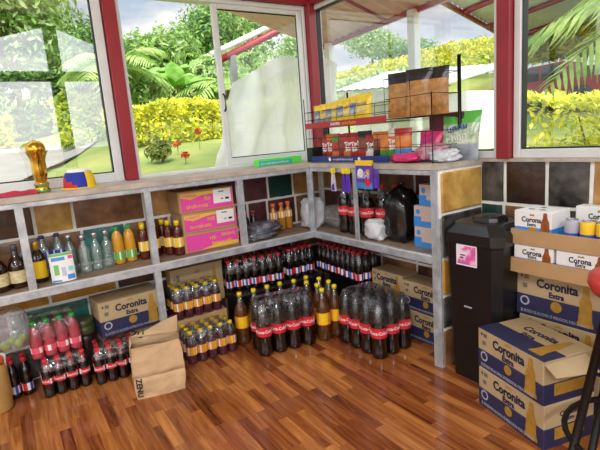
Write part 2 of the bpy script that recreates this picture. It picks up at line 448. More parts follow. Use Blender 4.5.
# ---------------- countertop and shelving
ct = MB()
def slab_pts(): 
    pts = []
    x = -3.3
    while x < -D: pts.append((x, -D-.004+.003*noise.noise((x*9, 0, 0)))); x += .06
    pts.append((-D-.004, -D-.004))
    y = -D-.06
    while y > -BL: pts.append((-D-.004+.003*noise.noise((0, y*9, 4)), y)); y -= .06
    pts += [(-D-.004, -BL-.018), (-.0, -BL-.018), (-.0, -.0), (-3.3, -.0)]
    return pts
sp = slab_pts(); n = len(sp)
ct.add([(p[0], p[1], .974) for p in sp]+[(p[0], p[1], .998) for p in sp],
       [tuple(range(n-1,-1,-1)), tuple(range(n,2*n))]+[(i,(i+1)%n,n+(i+1)%n,n+i) for i in range(n)], M['concrete'])
tag(ct.build('countertop'), 'rough grey cement countertop running under the windows round the corner', 'countertop')
sh = empty('shelving_unit', (0,0,0), 0, 'grey metal shelf frame with wooden shelf under the cement countertop', 'shelf')
def angle(b, p0, p1, w, hgt):     # rail along x or y: top lip + front face
    b.cbox(p0, p1, M['metal'], .003)
r = MB(); r.cbox((-3.3,-D,.948),(-D-.002,-D+.03,.974), M['metal'], .003); r.build('rail', sh)
r = MB(); r.cbox((-D,-BL,.948),(-D+.03,-D+.03,.974), M['metal'], .003); r.build('rail', sh)
r = MB(); r.cbox((-3.3,-D,ZS-.042),(-D-.002,-D+.03,ZS), M['metal'], .003); r.cbox((-3.3,-D-.001,ZS-.004),(-D,-D+.004,ZS+.002), M['white_frame'], .001); r.build('rail', sh)
r = MB(); r.cbox((-D,-BL,ZS-.042),(-D+.03,-D+.03,ZS), M['metal'], .003); r.cbox((-D-.001,-BL,ZS-.004),(-D+.004,-D,ZS+.002), M['white_frame'], .001); r.build('rail', sh)
for i, (x, zb) in enumerate(((-2.5,0),(-1.927,ZS),(-1.347,0),(-.812,ZS))):
    p = MB(); p.cbox((x-.017,-D+.001,zb),(x+.017,-D+.006,.95), M['metal'], .001); p.cbox((x-.017,-D+.006,zb),(x-.012,-D+.035,.95), M['metal'], .001); p.build('post', sh)
p = MB(); p.cbox((-D-.024,-D+.001,ZS),(-D+.024,-D+.008,.95), M['metal'], .001); p.cbox((-D-.002,-D-.02,ZS),(-D+.004,-D+.0,.95), M['metal'], .001); p.build('post', sh)
p = MB(); p.cbox((-D+.001,-.765,ZS),(-D+.008,-.73,.95), M['metal'], .001); p.build('post', sh)
p = MB(); p.cbox((-D-.004,-BL-.006,0),(-D+.004,-BL+.034,.974), M['metal'], .001); p.cbox((-D,-BL-.014,0),(-D+.012,-BL-.006,.75), M['metal'], .001); p.build('post', sh)
s = MB(); s.box((-3.3,-D+.004,ZS-.02),(-.003,-.014,ZS-.001), M['board']); s.box((-D+.004,-BL+.02,ZS-.02),(-.014,-D,ZS-.001), M['board']); s.build('shelf_board', sh)

# ------------------------------------------------------------------ bottles
def bottle_proto(kind):
    K = BK[kind]
    R, H = K['r'], K['h']
    root = empty(K.get('name', 'bottle'), (0,0,0))
    prof = [(R*.70, 0), (R*.94, H*.015), (R, H*.045)]
    for a, b in K['shape']: prof.append((R*a, H*b))
    fill = K.get('fill', .8)*H
    b = MB(); b.lathe(prof, None, K.get('n', 14), mfun=lambda z: K['liq'] if z < fill else K.get('neck', M['pet']))
    b.build('bottle_body', root)
    cr = K['cap_r']*R; cz = K['cap_z']*H
    c = MB(); c.lathe([(cr, cz), (cr, cz+(H-cz)*.85), (cr*.85, H)], K['cap'], 12)
    if K.get('sleeve'): c.lathe([(R*.62, H*.70), (R*.36, H*.84), (cr*.95, cz)], K['cap'], 12, cap=False)
    c.build('cap', root)
    if K.get('label'):
        z0, z1 = K['lab_z'][0]*H, K['lab_z'][1]*H
        seg = K['label']; n = 24; lb = MB(); rr = R*K.get('lab_r', 1.0)+.0006
        for i in range(n):
            a0, a1 = 2*pi*i/n, 2*pi*(i+1)/n
            vs = [(rr*cos(a0), rr*sin(a0), z0), (rr*cos(a1), rr*sin(a1), z0), (rr*cos(a1), rr*sin(a1), z1), (rr*cos(a0), rr*sin(a0), z1)]
            lb.add(vs, [(0,1,2,3)], seg[i % len(seg)], True)
        if K.get('trimline'):
            for zz in (z0, z1-.003):
                lb.lathe([(rr+.0003, zz), (rr+.0003, zz+.003)], K['trimline'], 24, cap=False)
        lo = lb.build('label', root)
        if K.get('word'):
            for a in K.get('word_at', (0, pi)):
                wz = (z0+z1)/2
                e = letter(K['word'], K['word_size'], K['word_mat'], lo, (rr*sin(a)*1.0, -rr*cos(a), wz), (pi/2, 0, a), .0004, .8, rr+.0006)
    return root
PETS = [(1,.14),(.93,.2),(.97,.30),(1,.38),(1,.54),(.96,.6),(.8,.7),(.55,.79),(.33,.86),(.29,.90),(.29,.955)]
STR = [(1,.30),(1,.58),(.95,.64),(.75,.73),(.45,.82),(.32,.87),(.3,.93)]
BK = {
 'cola_large': dict(name='cola_bottle', r=.043, h=.31, shape=[(.98,.12),(.9,.22),(.97,.33),(1,.36),(1,.56),(.98,.62),(.85,.72),(.6,.82),(.36,.9),(.31,.93),(.31,.96)], liq=M['cola'], fill=.80, cap=M['cap_dark'], cap_r=.36, cap_z=.945,
      label=[M['lab_red']], lab_z=(.38,.555), word='Coca-Cola', word_size=.026, word_mat=M['lab_white'], word_at=(0, 2*pi/3, 4*pi/3), trimline=None),
 'amber_large': dict(name='amber_soda_bottle', r=.041, h=.31, shape=STR, liq=M['amber'], fill=.8, cap=M['cap_yellow'], cap_r=.36, cap_z=.93,
      label=[M['lab_yellow']]*5+[M['lab_orange']]*3, lab_z=(.32,.56), trimline=M['lab_red']),
 'cola_promo': dict(name='cola_bottle', r=.0268, h=.198, shape=PETS, liq=M['cola'], fill=.88, cap=M['cap_red'], cap_r=.52, cap_z=.90,
      label=[M['lab_red'],M['lab_red'],M['lab_red'],M['lab_white'],M['lab_white'],M['lab_blue'],M['lab_blue'],M['lab_white']], lab_z=(.14,.34), lab_r=.98, n=12),
 'cola_red': dict(name='cola_bottle', r=.0262, h=.195, shape=PETS, liq=M['cola'], fill=.74, cap=M['cap_red'], cap_r=.48, cap_z=.90, sleeve=True,
      label=[M['lab_red']]*5+[M['lab_pink']]+[M['lab_white']]+[M['lab_red']], lab_z=(.38,.52), word='Coca-Cola', word_size=.014, word_mat=M['lab_white'], word_at=(0,), n=12),
 'malt_small': dict(name='malt_drink_bottle', r=.0285, h=.182, shape=STR, liq=M['malt'], fill=.72, cap=M['cap_yellow'], cap_r=.46, cap_z=.91,
      label=[M['lab_orange'],M['lab_orange'],M['lab_yellow'],M['lab_orange'],M['lab_white'],M['lab_orange']], lab_z=(.3,.55), n=12),
 'pink_small': dict(name='pink_soda_bottle', r=.0285, h=.185, shape=PETS, liq=M['pink_liq'], fill=.84, cap=M['cap_green'], cap_r=.5, cap_z=.90,
      label=[M['lab_pink']]*5+[M['lab_white']]*2, lab_z=(.16,.32), lab_r=.97, n=12),
 'rum': dict(name='rum_bottle', r=.040, h=.21, shape=[(1,.5),(.95,.56),(.7,.66),(.4,.74),(.32,.8),(.32,.93)], liq=M['brown_glass'], fill=1.0, neck=M['brown_glass'], cap=M['cap_dark'], cap_r=.38, cap_z=.86,
      label=[M['lab_beige']], lab_z=(.14,.42)),
 'liqueur': dict(name='liqueur_bottle', r=.033, h=.205, shape=[(1,.58),(.95,.63),(.7,.72),(.4,.8),(.32,.84),(.32,.93)], liq=M['dark_glass'], fill=1.0, neck=M['dark_glass'], cap=M['cap_gold'], cap_r=.4, cap_z=.80,
      label=[M['lab_yellow']], lab_z=(.12,.54), trimline=M['lab_orange']),
 'water': dict(name='water_bottle', r=.033, h=.215, shape=PETS, liq=M['clear_bottle'], fill=1, neck=M['clear_bottle'], cap=M['cap_blue'], cap_r=.42, cap_z=.92,
      label=[M['lab_blue'],M['lab_blue'],M['lab_white'],M['lab_blue']], lab_z=(.36,.62), lab_r=1.02),
 'clear_glass': dict(name='clear_spirit_bottle', r=.029, h=.2, shape=[(1,.12),(.9,.2),(1,.28),(.9,.36),(1,.44),(.9,.52),(.98,.6),(.8,.68),(.5,.76),(.38,.8),(.38,.93)], liq=M['clear_bottle'], fill=1, neck=M['clear_bottle'], cap=M['cap_silver'], cap_r=.52, cap_z=.86),
 'juice': dict(name='yellow_juice_bottle', r=.031, h=.205, shape=[(1,.1),(.95,.3),(1,.34),(1,.6),(.92,.66),(.95,.72),(.7,.82),(.45,.88),(.4,.94)], liq=M['yellow_liq'], fill=.95, cap=M['cap_green'], cap_r=.5, cap_z=.9,
      label=[M['lab_green'],M['lab_green'],M['lab_white'],M['lab_green']], lab_z=(.13,.34)),
 'tea': dict(name='tea_bottle', r=.029, h=.2, shape=[(1,.1),(.94,.16),(1,.22),(1,.56),(.9,.62),(.95,.68),(.65,.8),(.4,.87),(.36,.93)], liq=M['tea'], fill=.84, cap=M['cap_yellow'], cap_r=.5, cap_z=.86,
      label=[M['lab_yellow'],M['lab_yellow'],M['lab_yellow'],M['lab_white']], lab_z=(.25,.52)),
 'orange': dict(name='orange_drink_bottle', r=.026, h=.185, shape=STR, liq=M['orange_liq'], fill=.95, cap=M['cap_orange'], cap_r=.62, cap_z=.87,
      label=[M['lab_orange'],M['lab_yellow'],M['lab_white']], lab_z=(.45,.68)),
 'cola_tall': dict(name='cola_bottle', r=.043, h=.305, shape=[(.98,.12),(.9,.22),(.97,.33),(1,.36),(1,.6),(.96,.66),(.8,.75),(.5,.84),(.32,.9),(.3,.95)], liq=M['cola'], fill=.72, cap=M['cap_red'], cap_r=.36, cap_z=.93,
      label=[M['lab_red']], lab_z=(.38,.56), word='Coca-Cola', word_size=.026, word_mat=M['lab_white'], word_at=(0,pi)),
 'cola_mini': dict(name='cola_bottle', r=.024, h=.16, shape=PETS, liq=M['cola'], fill=.8, cap=M['cap_red'], cap_r=.48, cap_z=.90,
      label=[M['lab_red'],M['lab_white'],M['lab_red']], lab_z=(.36,.52)),
}
PROTO = {}
def bottle(kind, x, y, z, label, group=None, rz=None, cat='bottle'):
    if kind not in PROTO: PROTO[kind] = o = bottle_proto(kind)
    else:
        o = copy_tree(PROTO[kind])
    o.location = (x, y, z); o.rotation_euler = (0, 0, rz if rz is not None else jit(.5))
    for k in ('group',):
        if k in o: del o[k]
    tag(o, label, cat, group)
    return o
def pack(kind, desc, where, group, ox, oy, z, rot, ncol, nrow, pitch, face=-.6, spread=1.2, skip=()):
    """bottles in rows: origin = centre of the front-left bottle, columns along rot, rows behind"""
    c, s = cos(rot), sin(rot)
    for r in range(nrow):
        for k in range(ncol):
            if (r, k) in skip: continue
            x = ox+c*k*pitch-s*r*pitch+jit(.001); y = oy+s*k*pitch+c*r*pitch+jit(.001)
            rw = ['front row', 'second row', 'third row', 'fourth row', 'fifth row'][r]
            if r == nrow-1 and nrow > 1: rw = 'back row'
            lab = '%s %s, %s, %s from left' % (desc, where, rw, ORD[k])
            bottle(kind, x, y, z, lab, group, face+jit(spread))
def film(label, ox, oy, z, rot, ncol, nrow, pitch, h, r, drop=.42):
    c, s = cos(rot), sin(rot)
    b = MB(); W = (ncol-1)*pitch/2+r+.003; Dp = (nrow-1)*pitch/2+r+.003
    loops = []
    nn = 48
    for zz, ins, wob in ((h*(1-drop), 0, .002), (h*(1-drop*.7), .001, .003), (h*.84, .006, .004), (h*.95, .018, .005), (h*1.004, r*.75, .0)):
        lp = []
        for i in range(nn):
            a = 2*pi*i/nn
            ex = 6
            cx = abs(cos(a))**(2/ex)*(1 if cos(a) >= 0 else -1); sy = abs(sin(a))**(2/ex)*(1 if sin(a) >= 0 else -1)
            q = noise.noise((cx*9, sy*9, zz*40+ox*10))*wob*1.5
            lp.append(((W-ins+q)*cx, (Dp-ins+q)*sy, zz+.004*noise.noise((a*5, ox*7, zz*9))*(1 if zz < h*.9 else 0)))
        loops.append(lp)
    vs = [p for l in loops for p in l]; fs = []
    for k in range(len(loops)-1):
        for i in range(nn):
            j = (i+1) % nn; fs.append((k*nn+i, k*nn+j, (k+1)*nn+j, (k+1)*nn+i))
    fs.append(tuple(range((len(loops)-1)*nn, len(loops)*nn)))
    b.add(vs, fs, M['film'], True)
    cx = ox+c*(ncol-1)*pitch/2-s*(nrow-1)*pitch/2; cy = oy+s*(ncol-1)*pitch/2+c*(nrow-1)*pitch/2
    o = b.build('shrink_wrap', None, (cx, cy, z), (0, 0, rot))
    return tag(o, label, 'plastic wrap', 'clear shrink wrap over the bottle packs')

# big cola packs on the floor
G1 = 'large cola bottles packed on the floor'
pack('cola_large', 'large dark cola bottle', 'in the pack before amber bottles', G1, -.895, -.60, 0, RD(-9), 4, 2, .088, -.55, .25)
film('clear wrap over the large cola pack in front of the amber bottles', -.895, -.60, 0, RD(-9), 4, 2, .088, .31, .043)
pack('cola_large', 'large dark cola bottle', 'in the pack beside beer cartons', G1, -.455, -.78, 0, RD(-90), 4, 3, .088, -.75, .25)
film('clear wrap over the large cola pack beside the beer cartons under the shelf', -.455, -.78, 0, RD(-90), 4, 3, .088, .31, .043)
# amber bottles behind
amb = [(-.915,-.372),(-.822,-.372),(-.732,-.378),(-.646,-.385),(-.556,-.402),(-.462,-.400),(-.52,-.488),(-.424,-.486),(-.505,-.577),(-.418,-.576),(-.537,-.668),(-.447,-.668)]
ambl = ['first from the left, behind the large cola pack', 'second from the left, behind the large cola pack', 'third from the left, behind the large cola pack', 'fourth from the left, behind the large cola pack',
 'in the corner behind the large cola pack end', 'deepest in the corner under the small cola packs', 'second deep in the corner, left of a pair', 'second deep in the corner, right of a pair',
 'third deep in the corner, left of a pair', 'third deep in the corner, right of a pair', 'at the front of the gap between two cola packs, left one', 'at the front of the gap between two cola packs, right one']
for (x, y), l in zip(amb, ambl): bottle('amber_large', x, y, 0, 'yellow-capped amber soda bottle '+l, 'large amber soda bottles', -.6+jit(.2))
# crate supports behind
def plain_box(name, x0, x1, y0, y1, z0, z1, label, m='cardboard', cat='box', tape=True):
    root = empty(name, ((x0+x1)/2, (y0+y1)/2, z0), 0, label, cat)
    w, d_, h_ = (x1-x0)/2, (y1-y0)/2, z1-z0
    b = MB(); b.cbox((-w,-d_,0),(w,d_,h_), M[m], .003); b.build('carton', root)
    if tape:
        b = MB(); b.box((-w-.0004,-.02,h_-.04),(w+.0004,.02,h_+.0006), M['kraft']); b.build('tape', root)
    return root
plain_box('shade_black_crate', -.89,-.25, -.30,-.02, 0,.252, 'support crate coloured black for the shade under the small cola packs by the back wall', 'black_plastic', 'crate', False)  # both crates: black stands in for the darkness behind the amber bottles
plain_box('shade_black_crate', -.215,-.02, -.66,-.31, 0,.252, 'support crate coloured black for shade under the small cola pack against the right wall', 'black_plastic', 'crate', False)
# small red-capped promo colas
G2 = 'small red-capped cola bottles on the back packs'
pack('cola_promo', 'small red-capped cola bottle', 'in the pack above amber bottles', G2, -.868, -.155, .252, RD(-13), 7, 3, .0545, -.6, 1.5)
film('clear wrap over the small cola pack above the amber bottles, left one', -.868, -.155, .252, RD(-13), 7, 3, .0545, .198, .0268)
pack('cola_promo', 'small red-capped cola bottle', 'in the short corner pack', G2, -.455, -.20, .252, RD(-3), 4, 3, .0545, -.6, 1.5)
film('clear wrap over the short small cola pack in the corner', -.455, -.20, .252, RD(-3), 4, 3, .0545, .198, .0268)
pack('cola_promo', 'small red-capped cola bottle', 'in the pack under right shelf', G2, -.20, -.20, .252, RD(-90-3), 9, 3, .0545, -.9, 1.5)
film('clear wrap over the long small cola pack under the right shelf', -.20, -.20, .252, RD(-93), 9, 3, .0545, .198, .0268)
# yellow-capped malt drinks
G3 = 'small yellow-capped malt drink bottles'
pack('malt_small', 'small yellow-capped malt bottle', 'in the lower floor pack', G3, -1.25, -.415, 0, RD(-2), 5, 3, .0585, -.5, .5)
film('clear wrap over the lower yellow-capped malt pack on the floor', -1.25, -.415, 0, RD(-2), 5, 3, .0585, .182, .0285)
plain_box('storage_carton', -1.27,-.955, -.265,-.125, 0,.194, 'plain brown carton under the upper malt drink pack')
pack('malt_small', 'small yellow-capped malt bottle', 'in the upper pack', G3, -1.235, -.232, .195, RD(0), 5, 3, .0585, -.5, .5)
film('clear wrap over the upper yellow-capped malt pack by the post', -1.235, -.232, .195, 0, 5, 3, .0585, .182, .0285)
# left cola packs
G4 = 'small colas with red necks on the floor at the left'
pack('cola_red', 'small red-necked cola bottle', 'in the pack under pink sodas', G4, -1.935, -.258, 0, RD(-1), 4, 4, .0555, -.35, .5)
film('clear wrap over the red-necked cola pack under the pink sodas', -1.935, -.258, 0, RD(-1), 4, 4, .0555, .195, .0265, .3)
pack('cola_red', 'small red-necked cola bottle', 'in the pack beside paper bag', G4, -1.70, -.30, 0, RD(-5), 4, 3, .0555, -.35, .5)
film('clear wrap over the red-necked cola pack beside the paper bag', -1.70, -.30, 0, RD(-5), 4, 3, .0555, .195, .0265, .3)
pack('cola_promo', 'small red-capped cola bottle', 'in the leftmost floor pack', 'small red-capped colas at the far left', -2.078, -.150, 0, RD(0), 2, 2, .057, -.3, .4)
# pink sodas on top of the colas
pack('pink_small', 'green-capped pink soda bottle', 'on top of the colas', 'green-capped pink sodas', -1.955, -.215, .1965, RD(2), 4, 3, .0585, -.4, 1)
film('clear wrap over the green-capped pink sodas', -1.955, -.215, .1965, RD(2), 4, 3, .0585, .185, .0285, .5)

# ------------------------------------------------------------------ cartons
def disc(b, cx, cz, r, y, m, n=20, X=None):
    b.add([(cx+r*cos(2*pi*i/n), y, cz+r*sin(2*pi*i/n)) for i in range(n)], [tuple(range(n))], m, False, X)
def bottle_outline(x, z0, z1, w):
    h = z1-z0
    pr = [(.5,0),(.5,.08),(.42,.14),(.38,.45),(.36,.6),(.22,.74),(.17,.95),(.14,1)]
    return [(x+w*a, z0+h*b) for a, b in pr]+[(x-w*a, z0+h*b) for a, b in reversed(pr)]
def panel(b, poly, y, m, th=.0004):    # polygon in xz facing -y
    b.add([(p[0], y, p[1]) for p in poly], [tuple(range(len(poly)))], m)
def beer_carton(x, y, z, rz, label, w=.345, d=.235, h=.170, top=False, group='coronita beer cartons', open_flap=False):
    root = empty('beer_carton', (x, y, z), rz, label, 'carton', group)
    hb = h*.46
    b = MB(); b.cbox((0,0,hb),(w,d,h), M['cream'], .003); b.cbox((-.0006,-.0006,0),(w+.0006,d+.0006,hb), M['navy'], .003)
    if top: b.box((.0,0,h-.0002),(w,d*.42,h+.0008), M['navy'])
    b.build('carton', root)
    yf = -.0012
    g = MB(); panel(g, bottle_outline(w*.83, h*.08, h*.93, .062), yf-.0003, M['gold_ink']); disc(g, w*.50, h*.335, h*.115, yf, M['gold_ink'])
    panel(g, [(w*.44,h*.90),(w*.56,h*.90),(w*.535,h*.95),(w*.515,h*.93),(w*.5,h*.98),(w*.485,h*.93),(w*.465,h*.95)], yf, M['gold_ink'])
    g.build('bottle_emblem', root)
    s = MB(); disc(s, w*.11, h*.33, .021, yf, M['silver_ink']); disc(s, w*.11, h*.33, .014, yf-.0003, M['navy']); s.build('round_seal', root)
    s = MB(); panel(s, [(w*.08,h*.62),(w*.14,h*.62),(w*.14,h*.72),(w*.08,h*.72)], yf, M['grey_ink']); panel(s, [(w*.10,h*.82),(w*.16,h*.82),(w*.16,h*.92),(w*.10,h*.92)], yf, M['grey_ink'])
    s.build('print', root)
    letter('4', .022, M['navy_ink'], root, (w*.065, yf, h*.87), bold=.0006)
    letter('Coronita', .052, M['navy_ink'], root, (w*.50, yf-.0004, h*.765), bold=.0019, sx=.88)
    letter('Extra', .032, M['navy_ink'], root, (w*.50, yf-.0006, h*.565), bold=.0013, sx=.9)
    letter('EL EXCESO DE ALCOHOL ES PERJUDICIAL PARA LA SALUD', .018, M['silver_ink'], root, (w*.47, yf-.0004, h*.10), sx=.60)
    # short side (right as seen from the front)
    xs = w+.0014
    g = MB(); X = Matrix.Translation((xs, d*.5, 0)) @ Matrix.Rotation(pi/2, 4, 'Z')
    g.add([(-.07,0,h*.18),(.07,0,h*.18),(.07,0,h*.45),(-.07,0,h*.45)], [(0,1,2,3)], M['gold_ink'], False, X)
    g.build('side_print', root)
    letter('Coronita', .03, M['navy_ink'], root, (xs+.0004, d*.5, h*.74), (pi/2,0,pi/2), .0006, .86)
    letter('Extra', .02, M['navy_ink'], root, (xs+.0004, d*.5, h*.60), (pi/2,0,pi/2), .0005, .9)
    if top:
        letter('Coronita', .052, M['navy_ink'], root, (w*.50, d*.66, h+.0014), (0,0,0), .0012, .86)
        letter('Extra', .034, M['navy_ink'], root, (w*.46, d*.46, h+.0014), (0,0,0), .0008, .9)
        g = MB(); g.add([(p[0], p[1], h+.0012) for p in bottle_outline(w*.80, d*.1, d*.85, .06)][::-1], [tuple(range(16))[::-1]], M['gold_ink'])
        g.build('top_emblem', root)
    if open_flap:
        g = MB(); g.add([(w+.002,.0,h*.95),(w+.055,.0,h*.80),(w+.07,d*.75,h*.74),(w+.002,d*.8,h*.97),(w+.002,.0,h*.945),(w+.054,.0,h*.795),(w+.069,d*.75,h*.735),(w+.002,d*.8,h*.965)],
                        [(0,1,2,3),(7,6,5,4),(0,4,5,1),(1,5,6,2)], M['cream']); g.build('open_flap', root)
    return root
RB = RD(-90)
# cartons by the bin (front face towards -x)
a1 = math.atan2(-.09, .33)
beer_carton(-.440,-1.635,0, RD(-90)+a1*1.0, 'coronita carton on the floor by the bin, bottom of the nearest stack', h=.172)
beer_carton(-.438,-1.632,.1735, RD(-90)+a1*1.05, 'coronita carton with printed top and torn side flap, second up by the bin', h=.170, top=True, open_flap=True)
beer_carton(-.185,-1.660,0, RB, 'coronita carton on the floor at the right wall, mostly behind the nearest stack', d=.165, h=.170)
beer_carton(-.185,-1.658,.171, RB, 'coronita carton against the right wall behind the torn one', d=.165, h=.170)
beer_carton(-.185,-1.645,.342, RB, 'coronita carton under the two white beer trays', d=.175, h=.200)
# cartons under the right shelf
beer_carton(-.165,-.935,0, RB, 'coronita carton on the floor under the shelf end', d=.145, h=.165)
beer_carton(-.160,-.930,.166, RB, 'coronita carton on top at the shelf end by the post', d=.14, h=.165)
# only one box fits between: the one further in
c_ = beer_carton(-.150,-.668,.166, RB, 'coronita carton deeper under the shelf behind the cola pack', w=.255, d=.13, h=.178)
plain_box('storage_carton', -.150,-.02, -.92,-.675, 0,.165, 'plain brown carton beneath the deeper coronita carton')
# left cartons
beer_carton(-1.655,-.235,.205, RD(3), 'coronita carton lying under the left shelf behind the paper bag', d=.19, h=.192, w=.335)
beer_carton(-1.648,-.195,.0, RD(3), 'coronita carton on the floor beneath the left shelf', d=.18, h=.203, w=.335)
# carton standing behind the malt packs
k = beer_carton(-1.225,-.118,0, 0, 'tall coronita carton behind the upper malt pack', w=.33, d=.09, h=.455)

# white six-pack trays
def tray(x, y, z, rz, w, d, h, label):
    b = MB(); t = .004
    b.box((0,0,0),(w,d,t), M['cardboard']); b.box((0,0,t),(w,t,h), M['cardboard']); b.box((0,d-t,t),(w,d,h), M['cardboard']); b.box((0,t,t),(t,d-t,h), M['cardboard']); b.box((w-t,t,t),(w,d-t,h), M['cardboard'])
    return tag(b.build('cardboard_tray', None, (x, y, z), (0,0,rz)), label, 'tray', 'brown cardboard trays')
def sixpack(x, y, z, rz, label, w=.165, d=.14, h=.125, holes=True):
    root = empty('beer_pack', (x, y, z), rz, label, 'beer pack', 'white corona extra packs')
    b = MB(); b.cbox((0,0,.0),(w,d,h*.5), M['blue_print'], .002); b.cbox((0,0,h*.5),(w,d,h), M['white_print'], .002)
    if holes:
        for hx, hy in ((.3,.35),(.6,.35),(.45,.7)):
            b.add([(w*hx+.014*cos(2*pi*i/12), d*hy+.009*sin(2*pi*i/12), h+.0005) for i in range(12)], [tuple(range(12))], M['navy_ink'])
    b.build('carton', root)
    g = MB(); panel(g, bottle_outline(w*.84, h*.30, h*.98, .045), -.0008, M['brown_ink']); panel(g, [(w*.40,h*.42),(w*.62,h*.42),(w*.62,h*.52),(w*.40,h*.52)], -.0008, M['gold_ink']); panel(g, [(w*.42,h*.86),(w*.56,h*.86),(w*.53,h*.93),(w*.49,h*.9),(w*.45,h*.93)], -.0008, M['gold_ink']); g.build('bottle_emblem', root)
    letter('Corona', .030, M['navy_ink'], root, (w*.47,-.001,h*.74), bold=.0009, sx=.88); letter('Extra', .019, M['navy_ink'], root, (w*.48,-.001,h*.595), bold=.0005, sx=.9)
    return root
xt = -.235; zt1 = .545; zt2 = .668
tray(xt-.006,-1.650,zt1, RB, .40,.215,.062, 'brown cardboard tray resting on the coronita carton, lower of two')
sixpack(xt,-1.662,zt1+.005, RB, 'white corona extra pack in the lower tray, left one', h=.115)
sixpack(xt,-1.838,zt1+.005, RB, 'white corona extra pack in the lower tray, right one', w=.19, h=.115)
tray(xt-.006,-1.650,zt2, RB, .40,.215,.062, 'brown cardboard tray on the white packs, upper of two')
sixpack(xt,-1.662,zt2+.005, RB, 'white corona extra pack with punched lid in the upper tray', w=.155, h=.135)
sixpack(-.09,-1.835,zt2+.005, RB, 'white corona extra pack at the back of the upper tray', w=.19, d=.06, h=.145, holes=False)
def can(x, y, z, label, m):
    root = empty('beer_can', (x, y, z), jit(2), label, 'can', 'yellow beer cans in the upper tray')
    b = MB(); b.lathe([(.021,0),(.026,.006),(.026,.098),(.022,.108)], m, 16); b.build('can_body', root)
    b = MB(); b.lathe([(.0225,.108),(.0225,.111),(.02,.1115),(.019,.109)], M['cap_silver'], 16); b.build('lid', root)
    b = MB(); b.box((-.004,-.012,.1096),(.004,.006,.111), M['cap_silver']); b.build('pull_tab', root)
    b = MB(); b.lathe([(.0264,.035),(.0264,.06)], M['lab_blue'], 16, cap=False); b.build('band', root)
for i, (dx, dy, l, mm) in enumerate(((-.03,-1.872,'silver-blue beer can in the upper tray beside the punched pack',M['silver_ink']),(-.03,-1.93,'yellow beer can in the upper tray, middle of three',M['lab_yellow']),(-.03,-1.988,'yellow beer can in the upper tray, nearest the tray end',M['lab_yellow']))):
    can(xt+.045, dy, zt2+.005, l, mm)

# pink printed cartons on the left shelf
def pink_carton(x, y, z, label, w=.335, d=.2, h=.118, sticker=False, flip=False):
    root = empty('snack_carton', (x, y, z), RD(-1), label, 'carton', 'pink and yellow cartons stacked on the shelf')
    b = MB(); b.cbox((0,0,0),(w,d,h), M['cardboard'], .003); b.build('carton', root)
    b = MB(); y0 = -.0008
    panel(b, [(.012,.010),(w-.008,.010),(w-.008,h-.012),(.012,h-.012)], y0, M['pink_print'])
    if flip: panel(b, [(.012,.008),(w-.008,.008),(w-.008,.03),(w*.6,.03),(.1,.008)], y0-.0003, M['yellow_print'])
    else: panel(b, [(.012,h-.012),(.012,h*.72),(w*.2,h*.60),(w*.42,h*.75),(w*.6,h*.78),(w-.008,h-.012)][::-1], y0-.0003, M['yellow_print'])
    b.build('print', root)
    scribble(root, M['pink_print'] if not flip else M['yellow_print'], .085, .020, Matrix.Translation((w*(.2 if not flip else .8), y0-.0008, h*(.72 if not flip else .60))), 6)
    scribble(root, M['yellow_print'], .13, .024, Matrix.Translation((w*(.32 if not flip else .68), y0-.0008, h*.20)), 9)
    scribble(root, M['yellow_print'], .045, .028, Matrix.Translation((w*.52, y0-.0008, h*.50)), 3)
    if sticker:
        s = MB(); s.box((w*.62,-.002,h*.28),(w*.95,-.0012,h*.93), M['white_print']); s.build('sticker', root)
        q = MB(); panel(q, [(w*.72,h*.78),(w*.82,h*.78),(w*.82,h*.84),(w*.72,h*.84)], -.0025, M['grey_ink']); panel(q, [(w*.84,h*.42),(w*.91,h*.42),(w*.91,h*.52),(w*.84,h*.52)], -.0025, M['black_seal']); panel(q, [(w*.76,h*.44),(w*.8,h*.44),(w*.8,h*.5),(w*.76,h*.5)], -.0025, M['grey_ink']); q.build('sticker_print', root)
    return root
pink_carton(-1.150,-.222,ZS, 'pink carton with yellow lower edge, bottom of the three on the shelf', h=.112, w=.34, flip=True)
pink_carton(-1.148,-.222,ZS+.113, 'pink and yellow carton with white sticker, middle of the three', h=.115, sticker=True)
pink_carton(-1.155,-.220,ZS+.229, 'pink and yellow carton with white sticker, topmost of the three', h=.125, sticker=True)

# ------------------------------------------------------------------ bottles on the left shelf
gs = 'bottles lined up on the left shelf'
bottle('rum', -2.052,-.205,ZS, 'pale-labelled bottle at the left end of the shelf', gs, 0)
bottle('water', -2.075,-.10,ZS, 'blue-capped water bottle at the left end behind the spirits', gs, 0)
bottle('rum', -1.972,-.190,ZS, 'brown rum bottle with beige label left of the first shelf post', gs, -.3)
bottle('water', -1.925,-.085,ZS, 'blue-capped water bottle just behind the first shelf post', gs, 0)
bottle('liqueur', -1.878,-.175,ZS, 'dark liqueur bottle with yellow and red label right of the post', gs, -.3)
bottle('water', -1.842,-.078,ZS, 'blue-labelled water bottle behind the liqueur, left of two', gs, .3)
bottle('water', -1.772,-.075,ZS, 'blue-labelled water bottle behind the white pouch, right of two', gs, .1)
for i, (x, y) in enumerate(((-1.722,-.10),(-1.668,-.172),(-1.606,-.155),(-1.548,-.140))):
    bottle('clear_glass', x, y, ZS, 'silver-capped clear ribbed spirit bottle, %s from the pouch' % ORD[i], 'silver-capped clear bottles', 0)
for i, (x, y) in enumerate(((-1.487,-.120),(-1.422,-.110))):
    bottle('juice', x, y, ZS, 'green-capped yellow juice bottle, %s' % ('beside the clear bottles' if i == 0 else 'beside the yellow-capped teas'), 'green-capped yellow juices', -.2)
